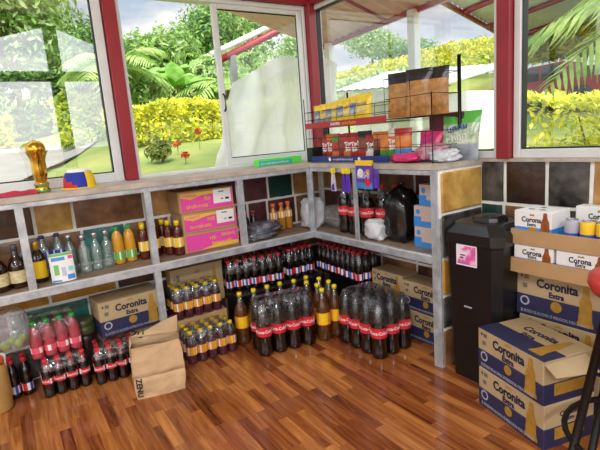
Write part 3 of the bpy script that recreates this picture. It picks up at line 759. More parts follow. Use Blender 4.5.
for i, (x, y, l) in enumerate(((-1.352,-.135,'front left of the four before the second post'),(-1.288,-.125,'front right of the four at the second post'),(-1.335,-.065,'back left of the four before the second post'),(-1.273,-.060,'back right of the four at the second post'),
     (-1.212,-.150,'between post and pink cartons, front left'),(-1.225,-.085,'between post and pink cartons, back'),(-1.178,-.205,'leaning up to the pink cartons, front right'))):
    bottle('tea', x, y, ZS, 'yellow-capped dark tea bottle '+l, 'yellow-capped tea bottles', -.3+jit(.4))
po = empty('pouch', (-1.785,-.245,ZS), RD(-4), 'white and green stand-up pouch between the liqueur and the clear bottles', 'pouch', 'bottles and pouch on the left shelf')
b = MB(); vs = []; fs = []
for sd in (-1, 1):
    for j in range(7):
        v = j/6
        for i in range(7):
            u = i/3-1
            vs.append((u*.055*(1-.04*v), sd*(.022*(1-v)*(1-u*u)**.5+.001)+.03*v, .135*v))
for k in (0, 49):
    for j in range(6):
        for i in range(6): q = (k+j*7+i, k+j*7+i+1, k+j*7+i+8, k+j*7+i+7); fs.append(q if k == 0 else q[::-1])
b.add(vs, fs, M['white_print'], True); b.build('pouch_body', po)
b = MB()
def ppt(u, v): return (u*.055, -(.022*(1-v)*(1-u*u)**.5+.001)+.03*v-.0015, .135*v)
for (u0, u1, v0, v1, m_) in ((-.98,.98,.90,.99,M['lab_green']),(-.8,.3,.74,.86,M['blue_print']),(.55,.95,.76,.88,M['pink_print']),(-.7,-.3,.25,.6,M['lab_green']),(-.1,.25,.2,.5,mat('pale_lilac','#b9b4d6',.5)),(.3,.9,.06,.22,M['blue_print']),(.45,.85,.35,.5,mat('aqua','#7fcfd0',.5)),(-.95,-.2,.02,.08,M['blue_print'])):
    b.add([ppt(u0,v0),ppt((u0+u1)/2,v0),ppt(u1,v0),ppt(u1,v1),ppt((u0+u1)/2,v1),ppt(u0,v1)], [(0,1,4,5),(1,2,3,4)], m_)
b.build('print', po)
# inner part of the left shelf
for i, (x, y) in enumerate(((-.775,-.06),(-.725,-.075),(-.672,-.06),(-.62,-.07),(-.76,-.12))):
    bottle('cola_mini', x, y, ZS, 'short red-capped cola behind the grey bags, %s from the cartons' % ORD[i], 'short colas behind the grey bags', 0)
for i, (x, y) in enumerate(((-.475,-.085),(-.412,-.085),(-.355,-.08))):
    bottle('orange', x, y, ZS, 'orange-capped amber drink near the corner post, %s from the left' % ORD[i], 'orange-capped drinks near the corner', -.2)
# right shelf colas
for i, (x, y, l) in enumerate(((-.20,-.505,'left of the right shelf post, first'),(-.20,-.60,'left of the right shelf post, second'),(-.19,-.70,'just right of the shelf post'),(-.15,-.79,'second right of the shelf post'),(-.13,-.87,'third right of the shelf post, by the black bag'))):
    bottle('cola_tall', x, y, ZS, 'tall red-capped cola bottle '+l, 'tall red-capped colas on the right shelf', -.95+jit(.3))

# ------------------------------------------------------------------ soft things
def blob(name, loc, size, m, label, cat, seed, amp=.25, freq=2.2, knot=0., group=None, rz=0, extra=None):
    b = MB(); nu, nv = 28, 18; vs = []; fs = []
    for j in range(nv+1):
        th = pi*j/nv
        for i in range(nu):
            ph = 2*pi*i/nu
            d = Vector((sin(th)*cos(ph), sin(th)*sin(ph), -cos(th)))
            e = 3.2
            q = Vector([math.copysign(abs(c)**(2/e), c) for c in d])
            nn = noise.noise(d*freq+Vector((seed, seed*.7, 0)))*amp+noise.noise(d*freq*2.7+Vector((seed, 3, 1)))*amp*.5
            k = 1+nn
            if knot and d.z > .2: k *= 1-knot*((d.z-.2)/.8)**1.2
            x, y, z = q.x*k*size[0]/2, q.y*k*size[1]/2, (q.z*(1+nn*.6)+1)*size[2]/2
            vs.append((x, y, max(0.0, z)))
    for j in range(nv):
        for i in range(nu):
            i2 = (i+1) % nu; fs.append((j*nu+i, j*nu+i2, (j+1)*nu+i2, (j+1)*nu+i))
    b.add(vs, fs, m, True)
    if knot:
        b.lathe([(.012, size[2]*.9), (.006, size[2]*.97), (.016, size[2]*1.05), (.022, size[2]*1.08)], m, 10)
    o = b.build(name, None, loc, (0,0,rz))
    return tag(o, label, cat, group)
blob('garbage_bag', (-.165,-.955,ZS), (.17,.165,.30), M['bag_black'], 'shiny black plastic bag standing on the right shelf', 'bag', 3.3, .22, 2.4, .45)
blob('plastic_bag', (-.225,-.815,ZS), (.11,.135,.115), M['bag_white'], 'small white plastic bag before the tall colas on the right shelf', 'bag', 5.1, .28, 2.3)
blob('plastic_bag', (-.245,-.21,ZS), (.15,.13,.20), M['bag_white'], 'crumpled white plastic bag beside the corner post', 'bag', 9.2, .35, 2.2)
blob('plastic_bag', (-.12,-.34,ZS), (.16,.2,.15), M['bag_clear'], 'grey translucent bag in the shelf corner right of the post', 'bag', 1.7, .35, 2.0)
for i, (x, y, z, l) in enumerate(((-.66,-.205,ZS,'flat grey snack bag lying low on the shelf near the third post'),(-.60,-.17,ZS+.04,'flat grey shiny bag on top by the short colas'))):
    blob('snack_bag', (x, y, z), (.2,.16,.055), mat('silver_bag', '#9a9aa6', .25, .5, col2='#4e5560', vscale=14), l, 'bag', 4+i*3, .3, 2.5, group='grey bags on the shelf')
# clear bag with limes at left + tan tub
bag = blob('produce_bag', (-2.05,-.20,.262), (.16,.14,.21), M['bag_clear'], 'clear plastic bag with limes on the tan tub at the left edge', 'bag', 2.2, .25, 2.0)
for i, (dx, dy) in enumerate(((-.03,-.02),(.025,-.025),(.0,.03),(.04,.02))):
    b = MB(); b.lathe([(.002,0),(.014,.004),(.0225,.018),(.0225,.028),(.014,.042),(.003,.047)], mat('lime_skin', '#9db53a', .5, var=.2), 12)
    tag(b.build('lime', None, (-2.05+dx,-.20+dy,.276+ (i%2)*.002)), 'yellow-green lime inside the clear bag, %s' % ['front left','front right','back','right side'][i], 'lime', 'limes in the clear bag')
tb = empty('tub', (-2.150,-.235,0), 0, 'tan translucent plastic tub on the floor at the left edge', 'tub')
b = MB(); b.lathe([(.05,0),(.058,.01),(.062,.12),(.06,.2),(.05,.235)], mat('tan_plastic', '#b08a50', .4, var=.15), 18); b.build('tub_body', tb)
b = MB(); b.lathe([(.054,.235),(.054,.255),(.05,.26)], M['cap_orange'], 18); b.build('lid', tb)
# dark jar
jr = empty('jar', (-1.722,-.110,0), 0, 'dark jar with stacked green lids standing behind the red-necked colas', 'jar')
b = MB(); b.lathe([(.05,0),(.055,.01),(.055,.2),(.05,.225)], mat('dark_red_plastic', '#2c1414', .3, var=.2), 18); b.build('jar_body', jr)
b = MB(); b.lathe([(.055,.225),(.058,.23),(.058,.262),(.054,.266),(.056,.272),(.056,.3),(.05,.306)], mat('olive_lid', '#3a4424', .35), 20); b.build('lid', jr)

# brown paper bag (folded kraft sack)
pb = empty('paper_bag', (-1.475,-.56,0), RD(-13), 'crumpled brown kraft paper bag standing on the floor, top folded', 'paper bag')
def bagmesh():
    b = MB(); nx, nz = 10, 24; W, Dd, H = .225, .13, .255
    def pt(side, u, w):
        bul = 1+.08*sin(pi*w)
        hw, hd = W/2*bul, Dd/2*(1+.12*sin(pi*w))
        z = H*w
        if side == 0: p = Vector((-hw+2*hw*u, -hd-.006*sin(pi*u), z))
        elif side == 1: p = Vector((hw, -hd+2*hd*u, z))
        elif side == 2: p = Vector((hw-2*hw*u, hd, z))
        else: p = Vector((-hw, hd-2*hd*u, z))
        if w > .55 and side == 0: p.y += (w-.55)*.03
        nn = noise.noise(p*16)*.006+noise.noise(p*34)*.003
        p += Vector((nn, nn*1.2, 0))*(0 if w < .01 else 1)
        # crease at 45 % height
        if abs(w-.42) < .06 and side == 0: p.y += .010*(1-abs(w-.42)/.06)
        return p
    for sd in range(4):
        vs = []; fs = []
        for j in range(nz+1):
            for i in range(nx+1): vs.append(pt(sd, i/nx, j/nz))
        for j in range(nz):
            for i in range(nx): fs.append((j*(nx+1)+i, j*(nx+1)+i+1, (j+1)*(nx+1)+i+1, (j+1)*(nx+1)+i))
        b.add(vs, fs, M['kraft'], False)
    b.add([(-W/2,-Dd/2,.002),(W/2,-Dd/2,.002),(W/2,Dd/2,.002),(-W/2,Dd/2,.002)], [(3,2,1,0)], M['kraft'])
    return b
bagmesh().build('sack', pb)
fl = MB()
# folded open mouth: back panel higher on the right, side gussets creased inward
fl.add([(-.115,.065,.25),(.12,.065,.25),(.125,.07,.335),(.05,.075,.315),(-.03,.07,.285),(-.115,.06,.27)], [(0,1,2,3,4,5)], M['kraft'])
fl.add([(.118,-.055,.25),(.118,.065,.25),(.125,.07,.335),(.112,.0,.285)], [(0,1,2,3)], M['kraft'])
fl.add([(-.112,-.06,.25),(.118,-.055,.25),(.1,-.02,.262),(.02,.02,.235),(-.07,.01,.24)], [(0,1,2,3,4)], mat('kraft_inside', '#8d7250', .8, var=.15))
fl.add([(-.118,-.06,.25),(-.118,.065,.25),(-.112,.06,.275),(-.105,.0,.262)], [(0,1,2,3)], M['kraft'])
fl.build('folded_top', pb)
letter('ZENU', .036, M['black_seal'], pb, (-.098,-.0775,.062), (pi/2, pi/2, 0), .001)
letter('ZU', .045, M['black_seal'], pb, (-.075,.063,.272), (pi/2, .3, 0), .001)

# ------------------------------------------------------------------ things on the countertop
ZC = .998
tr = empty('trophy', (-1.805,-.175,ZC), .3, 'golden trophy with green bands at the foot, standing by the left window', 'trophy')
b = MB()
b.lathe([(.030,0),(.034,.004),(.034,.016),(.031,.020),(.030,.030),(.0325,.034),(.0325,.046),(.028,.052)], M['gold'], 24); b.build('base', tr)
b = MB(); b.lathe([(.0355,.006),(.0365,.010),(.0355,.015)], M['green_band'], 24, cap=False); b.build('green_band', tr)
b = MB(); b.lathe([(.0335,.037),(.0345,.041),(.0335,.045)], M['green_band'], 24, cap=False); b.build('green_band', tr)
b = MB(); nz, nu = 22, 36; vs = []; fs = []
for j in range(nz+1):
    t = j/nz; z = .05+.15*t
    r0 = .024+.004*sin(pi*t*2)+.022*t**1.6
    for i in range(nu):
        a = 2*pi*i/nu+t*1.5
        r = r0*(1+.13*cos(3*(a))*(.4+t)+.04*cos(7*a+t*6))
        vs.append((r*cos(a), r*sin(a), z))
for j in range(nz):
    for i in range(nu): fs.append((j*nu+i, j*nu+(i+1) % nu, (j+1)*nu+(i+1) % nu, (j+1)*nu+i))
b.add(vs, fs, M['gold'], True); b.build('twisted_stem', tr)
b = MB(); b.lathe([(.002,.165),(.024,.171),(.040,.188),(.0445,.208),(.040,.229),(.024,.246),(.002,.252)], M['gold'], 24); b.build('globe', tr)
# hat
ht = empty('hat', (-1.628,-.125,ZC), 0, 'hat with blue, red and yellow crown and white top by the left window', 'hat')
b = MB(); b.lathe([(.090,.0),(.091,.003),(.076,.006)], M['hat_yellow'], 32); b.build('brim', ht)
b = MB(); n = 40; rv = Vector((.83,-.556)); 
pr = [(.078,.003),(.077,.02),(.075,.037),(.072,.053),(.067,.069),(.060,.082)]
for k in range(len(pr)-1):
    for i in range(n):
        a0, a1_ = 2*pi*i/n, 2*pi*(i+1)/n
        am = (a0+a1_)/2; u = cos(am)*rv.x+sin(am)*rv.y; zz = (pr[k][1]+pr[k+1][1])/2/.082
        m = M['hat_yellow'] if u > .80 else (M['hat_red'] if zz < .62-.62*(u+.55) else M['hat_blue'])
        (r0, z0), (r1, z1) = pr[k], pr[k+1]
        b.add([(r0*cos(a0),r0*sin(a0),z0),(r0*cos(a1_),r0*sin(a1_),z0),(r1*cos(a1_),r1*sin(a1_),z1),(r1*cos(a0),r1*sin(a0),z1)], [(0,1,2,3)], m, True)
b.build('crown', ht)
b = MB(); b.lathe([(.0615,.081),(.056,.090),(.042,.096),(.002,.097)], M['hat_white'], 32); b.build('crown_top', ht)
# cloth
b = MB(); nx, ny = 30, 8; vs = []; fs = []
for i in range(nx+1):
    for j in range(ny+1):
        x = -2.35+.52*i/nx; y = -.235+.12*j/ny+.015*sin(i*.5)
        e = min(1, 4*j/ny, 4*(ny-j)/ny)
        vs.append((x, y, ZC+.003+e*(.016+.010*noise.noise((x*22, y*22, 2)))))
for i in range(nx):
    for j in range(ny): fs.append((i*(ny+1)+j, (i+1)*(ny+1)+j, (i+1)*(ny+1)+j+1, i*(ny+1)+j+1))
b.add(vs, fs, M['cloth_pink'], True); tag(b.build('cloth'), 'crimson folded cloth lying beside the golden trophy', 'cloth')
# green and blue packet on the sill
gp = empty('packet', (-.40,-.095,ZC), RD(1), 'bright green and turquoise flat packet lying on the counter below the sliding window', 'packet')
b = MB(); b.cbox((-.175,-.022,0),(.165,.03,.045), mat('lime_print', '#5fe04a', .4), .003); b.build('box', gp)
b = MB(); b.box((-.168,-.0235,.006),(.085,-.0222,.034), mat('turquoise_print', '#2fb7ad', .4)); b.build('label_panel', gp)
scribble(gp, M['white_print'], .22, .014, Matrix.Translation((-.045,-.0245,.012)), 11)

# snack rack
rk = empty('snack_rack', (0,0,ZC), 0, 'black wire snack rack with red and blue header strips on the counter', 'rack')
bl = M['black_metal']
Y0, Y1, XF, XB = -.225, -1.262, -.262, -.062
for (x, y, h_, r_) in ((XB,Y0+.02,.33,.006),(XB,-.30-.12,.42,.006),(XB,Y1,.50,.009),(XF,Y0,.40,.003),(XF,Y1,.33,.003)):
    b = MB(); b.tube([(x,y,0),(x,y,h_)], r_, bl, 8); b.build('upright', rk)
def wires(z, ya, yb, depth0, depth1, name, hh):
    b = MB()
    for zz in (z, z+hh*.5, z+hh):
        b.tube([(depth0,ya,zz),(depth0,yb,zz)], .0018, bl, 6)
        b.tube([(depth1,ya,zz),(depth1,yb,zz)], .0018, bl, 6)
        b.tube([(depth0,ya,zz),(depth1,ya,zz)], .0018, bl, 6); b.tube([(depth0,yb,zz),(depth1,yb,zz)], .0018, bl, 6)
    y = ya
    n = int(abs(yb-ya)/.04)
    for i in range(n+1):
        y = ya+(yb-ya)*i/n
        b.tube([(depth0,y,z),(depth1,y,z)], .0014, bl, 5)
        if i % 4 == 0: b.tube([(depth0,y,z),(depth0,y,z+hh)], .0014, bl, 5)
    return b.build(name, rk)
wires(.012, Y0, Y1, XF, XB, 'lower_basket', .14)
wires(.215, Y0, -.96, XF, XB, 'upper_basket', .10)
wires(.225, -.955, Y1, XF, XB, 'side_basket', .20)
b = MB(); b.cbox((XF-.008,Y0-.0,.205),(XF-.002,-.965,.245), mat('red_header', '#b3202c', .4), .002) if False else b.box((XF-.008,-.965,.213),(XF-.002,Y0-.01,.247), mat('red_header', '#a81f2a', .4)); hd = b.build('red_header', rk)
letter('SABORES', .022, M['white_print'], hd, (XF-.009,-.545,.229), (pi/2,0,-pi/2), .0004); scribble(hd, M['yellow_print'], .13, .016, Matrix.Translation((XF-.009,-.675,.221)) @ Matrix.Rotation(-pi/2, 4, 'Z'), 8)
b = MB(); b.box((XF-.010,-.975,.006),(XF-.003,-.285,.040), mat('blue_header', '#1f2c78', .4)); hd = b.build('blue_header', rk)
scribble(hd, M['white_print'], .19, .013, Matrix.Translation((XF-.011,-.60,.016)) @ Matrix.Rotation(-pi/2, 4, 'Z'), 13)
b = MB()
for yy in (-.475,-.745): b.add([(XF-.0105, yy+.012*cos(2*pi*i/14), .023+.012*sin(2*pi*i/14)) for i in range(14)], [tuple(range(14))], M['white_print'])
b.build('header_badge', hd)
b = MB(); b.box((XF-.002,-.285,.004),(XB,-.226,.095), M['black_plastic']); b.build('corner_block', rk)

def chips(x, y, z, w, h, th, rz, tilt, main, band, word, label, group, ink='white_print', foot=None):
    root = empty('snack_bag', (x, y, z), rz, label, 'snack bag', group)
    b = MB(); nx, nz = 9, 12
    for side in (-1, 1):
        vs = []; fs = []
        for j in range(nz+1):
            v = j/nz
            for i in range(nx+1):
                u = i/nx*2-1
                bul = (max(0, 1-u*u)**.5)*(max(0, sin(pi*min(max((v-.05)/.9, 0), 1)))**.5)*th/2
                p = Vector((u*w/2*(1-.06*sin(pi*v)), side*bul, v*h))
                p.y += .004*noise.noise((u*3+x*9, v*5+y*31, side)) * (1 if bul > .003 else 0)
                p.y += p.z*math.tan(tilt)
                vs.append(p)
        for j in range(nz):
            for i in range(nx):
                q = (j*(nx+1)+i, j*(nx+1)+i+1, (j+1)*(nx+1)+i+1, (j+1)*(nx+1)+i)
                fs.append(q if side < 0 else q[::-1])
        o = len(b.f)
        b.add(vs, fs, main, True)
        kb = b.mid(band); kf = b.mid(foot or main)
        for q in range(len(fs)):
            jj = q//nx
            if jj >= nz-3: b.mi[o+q] = kb
            elif jj < 4: b.mi[o+q] = kf
    b.build('bag_body', root)
    # printed swoosh and word
    yf = -th/2-.0015
    if word == '': return root
    if word is None:
        for q in range(2):
            X = Matrix.Translation((0, yf-.001+h*(.62-.2*q)*math.tan(tilt), h*(.62-.2*q))) @ Matrix.Rotation(-.2, 4, 'Y')
            scribble(root, M['lab_blue'] if q == 0 else M[ink], w*.55, h*.13, X, 4)
        return root
    if word == 'Todo Rico':
        for q, wd in enumerate(('Todo', 'Rico')):
            letter(wd, w*.36, M['white_print'], root, (0, yf-.002+h*(.60-.20*q)*math.tan(tilt), h*(.60-.20*q)), (pi/2-tilt, -.2, 0), .0015, .85)
        return root
    g = MB(); g.add([(w*.36*cos(2*pi*i/16), yf-.0005+ (h*.55+h*.14*sin(2*pi*i/16))*math.tan(tilt), h*.55+h*.14*sin(2*pi*i/16)+w*.10*cos(2*pi*i/16)) for i in range(16)], [tuple(range(16))], M['lab_blue'] if ink == 'white_print' else M['white_print']); g.build('emblem', root)
    letter(word, w*.30, M[ink], root, (0, yf-.002+h*.55*math.tan(tilt), h*.55), (pi/2-tilt, -.25, 0), .0008, .9)
    return root
R_ = mat('bag_red', '#a82a22', .35, var=.2, vscale=25); O_ = mat('bag_orange', '#c8742e', .35, var=.25, vscale=25); Yw = mat('bag_yellow', '#e2c22a', .35, var=.15, vscale=20)
Dk = mat('bag_darkprint', '#251f26', .3, var=.3, vscale=25); Gn = mat('bag_green', '#4a8a35', .35, var=.2, vscale=25); Br = mat('bag_brown', '#7a3c24', .35, var=.3, vscale=25); Wt = mat('bag_pale', '#d9d2c2', .35, var=.2, vscale=25); Gy = mat('bag_grey', '#8e949c', .3, .2, var=.25, vscale=25); Pk = mat('bag_pink', '#cc2a68', .3, var=.2, vscale=20); Bl = mat('bag_blue', '#3a86c0', .35, var=.2, vscale=20); Tn = mat('bag_tan', '#a87840', .35, var=.35, vscale=35)
gl = 'snack bags in the lower row of the rack'
low = [(R_,R_,Br,'red chip bag'),(R_,O_,R_,'red and orange chip bag'),(R_,Gn,O_,'red chip bag with green top'),(Br,R_,R_,'brown chip bag'),(R_,R_,O_,'bright red chip bag'),(R_,R_,R_,'plain red chip bag'),(Br,Dk,R_,'dark brown chip bag'),(Br,R_,Wt,'brown and pale chip bag'),(Br,O_,Dk,'orange-topped brown bag'),(O_,O_,Gn,'orange bag with green foot'),(O_,Wt,Gn,'orange bag with pale top'),(O_,R_,Bl,'orange and blue bag')]
for i, (a, tp, ft, nm) in enumerate(low):
    y = -.335-.0605*i
    chips(-.185+jit(.008), y, ZC+.017, .096, .150+jit(.012), .035, RD(-90)+RD(24)+jit(.2), RD(5)+jit(.04), a, tp, 'Todo Rico' if i in (0,1,4,5,7,10) else '', '%s in the lower rack row, %s from the left' % (nm, ORD[i]), gl, foot=ft)
gu = 'yellow snack bags on the upper rack'
for i in range(8):
    y = -.30-.058*i
    chips(-.19, y, ZC+.220, .105, .135+.004*i, .04, RD(-90)+RD(26)+jit(.1), RD(7), Gy if i % 2 == 0 else Yw, Yw, None, '%s snack bag on the upper rack, %s from the left' % ('grey and yellow' if i % 2 == 0 else 'bright yellow', ORD[i]), gu, foot=Yw if i > 2 else Gy)
for i, (y, x) in enumerate(((-1.0,-.20),(-1.05,-.15),(-1.13,-.20),(-1.19,-.15))):
    chips(x, y, ZC+.230, .135, .225, .05, RD(-90)+RD(22)+jit(.1), RD(4), Tn, Dk, '', 'black-topped snack bag in the side basket, %s from the left' % ORD[i], 'black-topped snack bags in the side basket', foot=Tn)
# candy bags right of the rack
gc = 'candy bags at the end of the counter'
chips(-.10,-1.10,ZC, .13,.155,.05, RD(-90)+RD(15), RD(14), Pk, Pk, None, 'upright pink candy bag leaning at the rack end', gc)
blob('candy_bag', (-.20,-1.06,ZC), (.14,.20,.05), Pk, 'flat pink candy bag lying on the counter edge', 'candy bag', 6.1, .3, 2.6, group=gc)
blob('candy_bag', (-.15,-1.17,ZC), (.14,.15,.085), mat('candy_mix', '#b83a5e', .3, col2='#c9bfc4', vscale=18), 'crumpled pink and clear candy bag in the middle of the counter end', 'candy bag', 8.3, .35, 2.8, group=gc)
blob('candy_bag', (-.17,-1.255,ZC), (.12,.13,.06), M['bag_white'], 'white crumpled candy bag at the counter end edge', 'candy bag', 7.7, .35, 2.8, group=gc)
gr = chips(-.075,-1.262,ZC, .20,.235,.06, RD(-90)+RD(12), RD(12), mat('candy_green', '#6fa05c', .25, col2='#d3d2c6', vscale=28), mat('candy_lime', '#58b24a', .3), None, 'big clear and green candy pouch leaning against the window', gc, foot=Gy)
b = MB(); b.cbox((-.05,-1.27,ZC),(-.036,-1.06,ZC+.235), mat('dark_red_card', '#5a1a26', .5), .002); tag(b.build('display_board'), 'dark red card standing behind the candy pouch at the window', 'card')
# hanging sweets on the counter edge
Pu = mat('purple_foil', '#5a3aa8', .3, var=.25, vscale=25)
for i, (y, wd, l) in enumerate(((-.578,.035,'single purple and white sweet packet hanging at the left'),(-.680,.032,'purple sweet packet hanging in the middle pair, left'),(-.712,.032,'purple sweet packet hanging in the middle pair, right'))):
    root = empty('sweet_packet', (-D-.016, y, .84), RD(-90), l, 'sweet packet', 'sweet packets hanging from the counter edge')
    b = MB(); b.prism([(-wd*.5,0),(wd*.5,0),(wd*.42,.06),(wd*.18,.105),(-wd*.18,.105),(-wd*.42,.06)], -.006, .006, Pu if i else mat('white_foil', '#cfcbdc', .3), Matrix.Rotation(pi/2, 4, 'X')); b.build('wrapper', root)
    b = MB(); b.box((-.014,-.008,.105),(.014,.008,.135), M['cap_yellow']); b.build('header', root)
    if i == 0:
        b = MB(); b.prism([(-wd*.45,.004),(wd*.45,.004),(wd*.40,.05),(-wd*.30,.035)], -.0065, .0065, Pu, Matrix.Rotation(pi/2, 4, 'X')); b.build('purple_foot', root)
cd = empty('sweet_card', (-D-.020,-.858,.868), RD(-90), 'purple sweet display card with yellow top hanging on the counter edge', 'display card')
b = MB(); b.cbox((-.066,-.005,0),(.066,.005,.14), Pu, .002); b.build('card', cd)
b = MB(); b.box((-.066,-.006,.125),(.066,.006,.152), M['lab_yellow']); b.build('header', cd)
b = MB(); panel(b, [(-.066,0),(.066,0),(.066,.03),(-.066,.035)], -.0062, Bl); disc(b, .03,.035,.022,-.0066, M['lab_red']); disc(b, -.025,.085,.024,-.0066, M['white_print']); disc(b, .035,.09,.016,-.0066, M['lab_orange']); b.build('print', cd)
scribble(cd, M['white_print'], .10, .038, Matrix.Translation((0,-.0075,.055)), 5)
sp2 = empty('sweet_packet', (-D-.016,-.945,.875), RD(-90), 'purple sweet packet hanging just right of the display card', 'sweet packet', 'sweet packets hanging from the counter edge')
b = MB(); b.prism([(-.016,0),(.016,0),(.013,.06),(.006,.1),(-.006,.1),(-.013,.06)], -.006, .006, Pu, Matrix.Rotation(pi/2, 4, 'X')); b.build('wrapper', sp2)
# blue/white boxes on the right shelf
def milkbox(x, y, z, label):
    root = empty('drink_box', (x, y, z), RB, label, 'box', 'blue and white boxes on the right shelf')
    b = MB(); w, d_, h_ = .115, .12, .108
    pale = mat('pale_carton', '#c3aea4', .6)
    b.cbox((0,0,0),(w,d_,h_), pale, .002); b.build('carton', root)
    b = MB(); bb = M['blue_print']
    panel(b, [(0,0),(w,0),(w,h_*.28),(w*.42,h_*.28),(w*.42,h_*.5),(0,h_*.5)], -.0008, bb)
    b.add([(p, q, r2) for p, q, r2 in ((w+.0008,0,0),(w+.0008,d_,0),(w+.0008,d_,h_*.4),(w+.0008,0,h_*.4))], [(0,1,2,3)], bb)
    disc(b, w*.25, h_*.72, .014, -.0008, bb); b.build('print', root)
milkbox(-.215,-1.088,ZS, 'blue and white drink box, bottom of the stack by the shelf end')
milkbox(-.215,-1.088,ZS+.109, 'blue and white drink box, middle of the stack by the shelf end')
milkbox(-.205,-1.118,ZS+.218, 'blue and white drink box, topmost of the stack by the shelf end')

# ------------------------------------------------------------------ bin
tc_ = empty('trash_can', (-.178,-1.508,0), 0, 'tall black plastic trash can with faceted lid and pink sticker', 'trash can')
def rrect(w, d_, c): return [(-w+c,-d_),(w-c,-d_),(w,-d_+c),(w,d_-c),(w-c,d_),(-w+c,d_),(-w,d_-c),(-w,-d_+c)]
def loft(b, sections, m):
    n = len(sections[0][0]); vs = []; fs = []
    for poly, z in sections: vs += [(p[0], p[1], z) for p in poly]
    for k in range(len(sections)-1):
        for i in range(n): fs.append((k*n+i, k*n+(i+1) % n, (k+1)*n+(i+1) % n, (k+1)*n+i))
    fs.append(tuple(range(n-1, -1, -1))); fs.append(tuple(range((len(sections)-1)*n, len(sections)*n)))
    b.add(vs, fs, m)
b = MB(); loft(b, [(rrect(.130,.125,.03),0),(rrect(.150,.145,.035),.645),(rrect(.153,.148,.035),.66)], M['black_plastic']); b.build('bin_body', tc_)
b = MB(); loft(b, [(rrect(.158,.152,.04),.655),(rrect(.158,.152,.045),.70),(rrect(.135,.128,.05),.738),(rrect(.12,.115,.05),.742)], M['black_lid']); b.build('lid', tc_)
b = MB(); loft(b, [(rrect(.065,.065,.025),.742),(rrect(.062,.062,.025),.757),(rrect(.05,.05,.02),.762)], M['black_lid']); b.build('lid_knob', tc_)
def sticker_mat():
    m, nt, o = _new('pink_sticker_print')
    t = N(nt, 'ShaderNodeTexCoord'); nz = N(nt, 'ShaderNodeTexNoise', Scale=14.0, Detail=3.0)
    nt.links.new(t.outputs['Object'], nz.inputs['Vector'])
    rp = N(nt, 'ShaderNodeValToRGB'); e = rp.color_ramp.elements
    e[0].position = .35; e[0].color = c4(hexc('#6f6cd0')); e[1].position = .62; e[1].color = c4(hexc('#e8d6e6'))
    q = e.new(.48); q.color = c4(hexc('#e0559a'))
    b = N(nt, 'ShaderNodeBsdfPrincipled'); nt.links.new(nz.outputs['Fac'], rp.inputs['Fac']); nt.links.new(rp.outputs[0], b.inputs['Base Color']); nt.links.new(b.outputs[0], o.inputs[0])
    return m
b = MB(); b.box((-.1515,-.040,.555),(-.1495,.066,.650), M['white_print']); b.box((-.152,-.034,.561),(-.1515,.060,.644), sticker_mat()); st = b.build('sticker', tc_)
b = MB(); b.box((-.1525,.02,.600),(-.152,.045,.605), M['black_seal']); b.box((-.1525,.028,.588),(-.152,.045,.594), M['black_seal']); b.build('sticker_print', st)
b = MB(); b.box((-.1490,-.010,.360),(-.1455,.03,.366), M['silver_ink']); b.build('brand_plate', tc_)

# ------------------------------------------------------------------ bar stool at the right edge
sx, sy = -.563, -2.292
bs = empty('bar_stool', (sx, sy, 0), 0, 'black metal bar stool with red seat at the right edge', 'stool')
b = MB(); b.lathe([(.13,.675),(.158,.68),(.168,.70),(.165,.722),(.14,.736),(.002,.738)], mat('red_vinyl', '#c43a34', .35), 28); b.build('seat', bs)
for k in range(4):
    a = RD(146)+k*pi/2
    b = MB(); b.tube([(.13*cos(a),.13*sin(a),.68),(.26*cos(a),.26*sin(a),0)], .0125, bl, 10); b.build('leg', bs)
b = MB(); b.tube([(.214*cos(2*pi*i/28),.214*sin(2*pi*i/28),.24) for i in range(28)], .009, bl, 8, True); b.build('footrest_ring', bs)

# ================================================================== OUTSIDE
def ground_z(x, y):
    # lawn rising from the house, a bank on the right, then the hillside
    dx, dy = max(0, x), max(0, y)
    k = min(1, max(0, (x+1.0)/1.2)); k = k*k*(3-2*k)
    if x > 2: k *= max(0, 1-(x-2)/4)
    z = .70+.04*min(dx, 7)+(.05+.046*k)*min(dy, 6)
    if dx > 5: z += .19*min(dx-5, 4.5)
    s = math.hypot(dx*.9, dy)
    if s > 6: z += .13*(s-6)*(1 if dy > dx else .55)
    return z+.05*noise.noise((x*.4, y*.4, 0))
GR = mat('lawn_grass', '#65803a', .9, col2='#98984e', vscale=.9, bump=.5, bscale=60)
def terrain():
    b = MB()
    xs = [-16+1.0*i for i in range(0, 17)]+[.13]+[1+1.0*i for i in range(0, 45)]
    ys = [-14+1.0*i for i in range(0, 14)]+[.13]+[1+1.0*i for i in range(0, 45)]
    nx, ny = len(xs), len(ys); vs = []; fs = []
    for y in ys:
        for x in xs:
            inside = (-5.3 < x <= .13 and -6.8 < y <= .13)
            vs.append((x, y, -.3 if inside else ground_z(x, y)))
    for j in range(ny-1):
        for i in range(nx-1): fs.append((j*nx+i, j*nx+i+1, (j+1)*nx+i+1, (j+1)*nx+i))
    b.add(vs, fs, GR, True)
    return structure(b.build('ground'))
terrain()
b = MB(); PM = mat('path_concrete', '#8f8c86', .9, var=.12, vscale=3)
pts = [((-9,1.2),(-9,6.6)),((-5,1.2),(-5,7.6)),((-2.9,1.2),(-2.4,8.2)),((-1.9,2.6),(-1.1,8.3)),((-1.2,5.0),(-.5,7.6)),((-.75,6.0),(.3,7.4))]
vs = []; fs = []
for (p, q) in pts:
    for k in range(7):
        x = p[0]+(q[0]-p[0])*k/6; y = p[1]+(q[1]-p[1])*k/6; vs.append((x, y, ground_z(x, y)+.05))
for i in range(len(pts)-1):
    for k in range(6): fs.append((i*7+k, (i+1)*7+k, (i+1)*7+k+1, i*7+k+1))
b.add(vs, fs, PM, True); structure(b.build('path'))

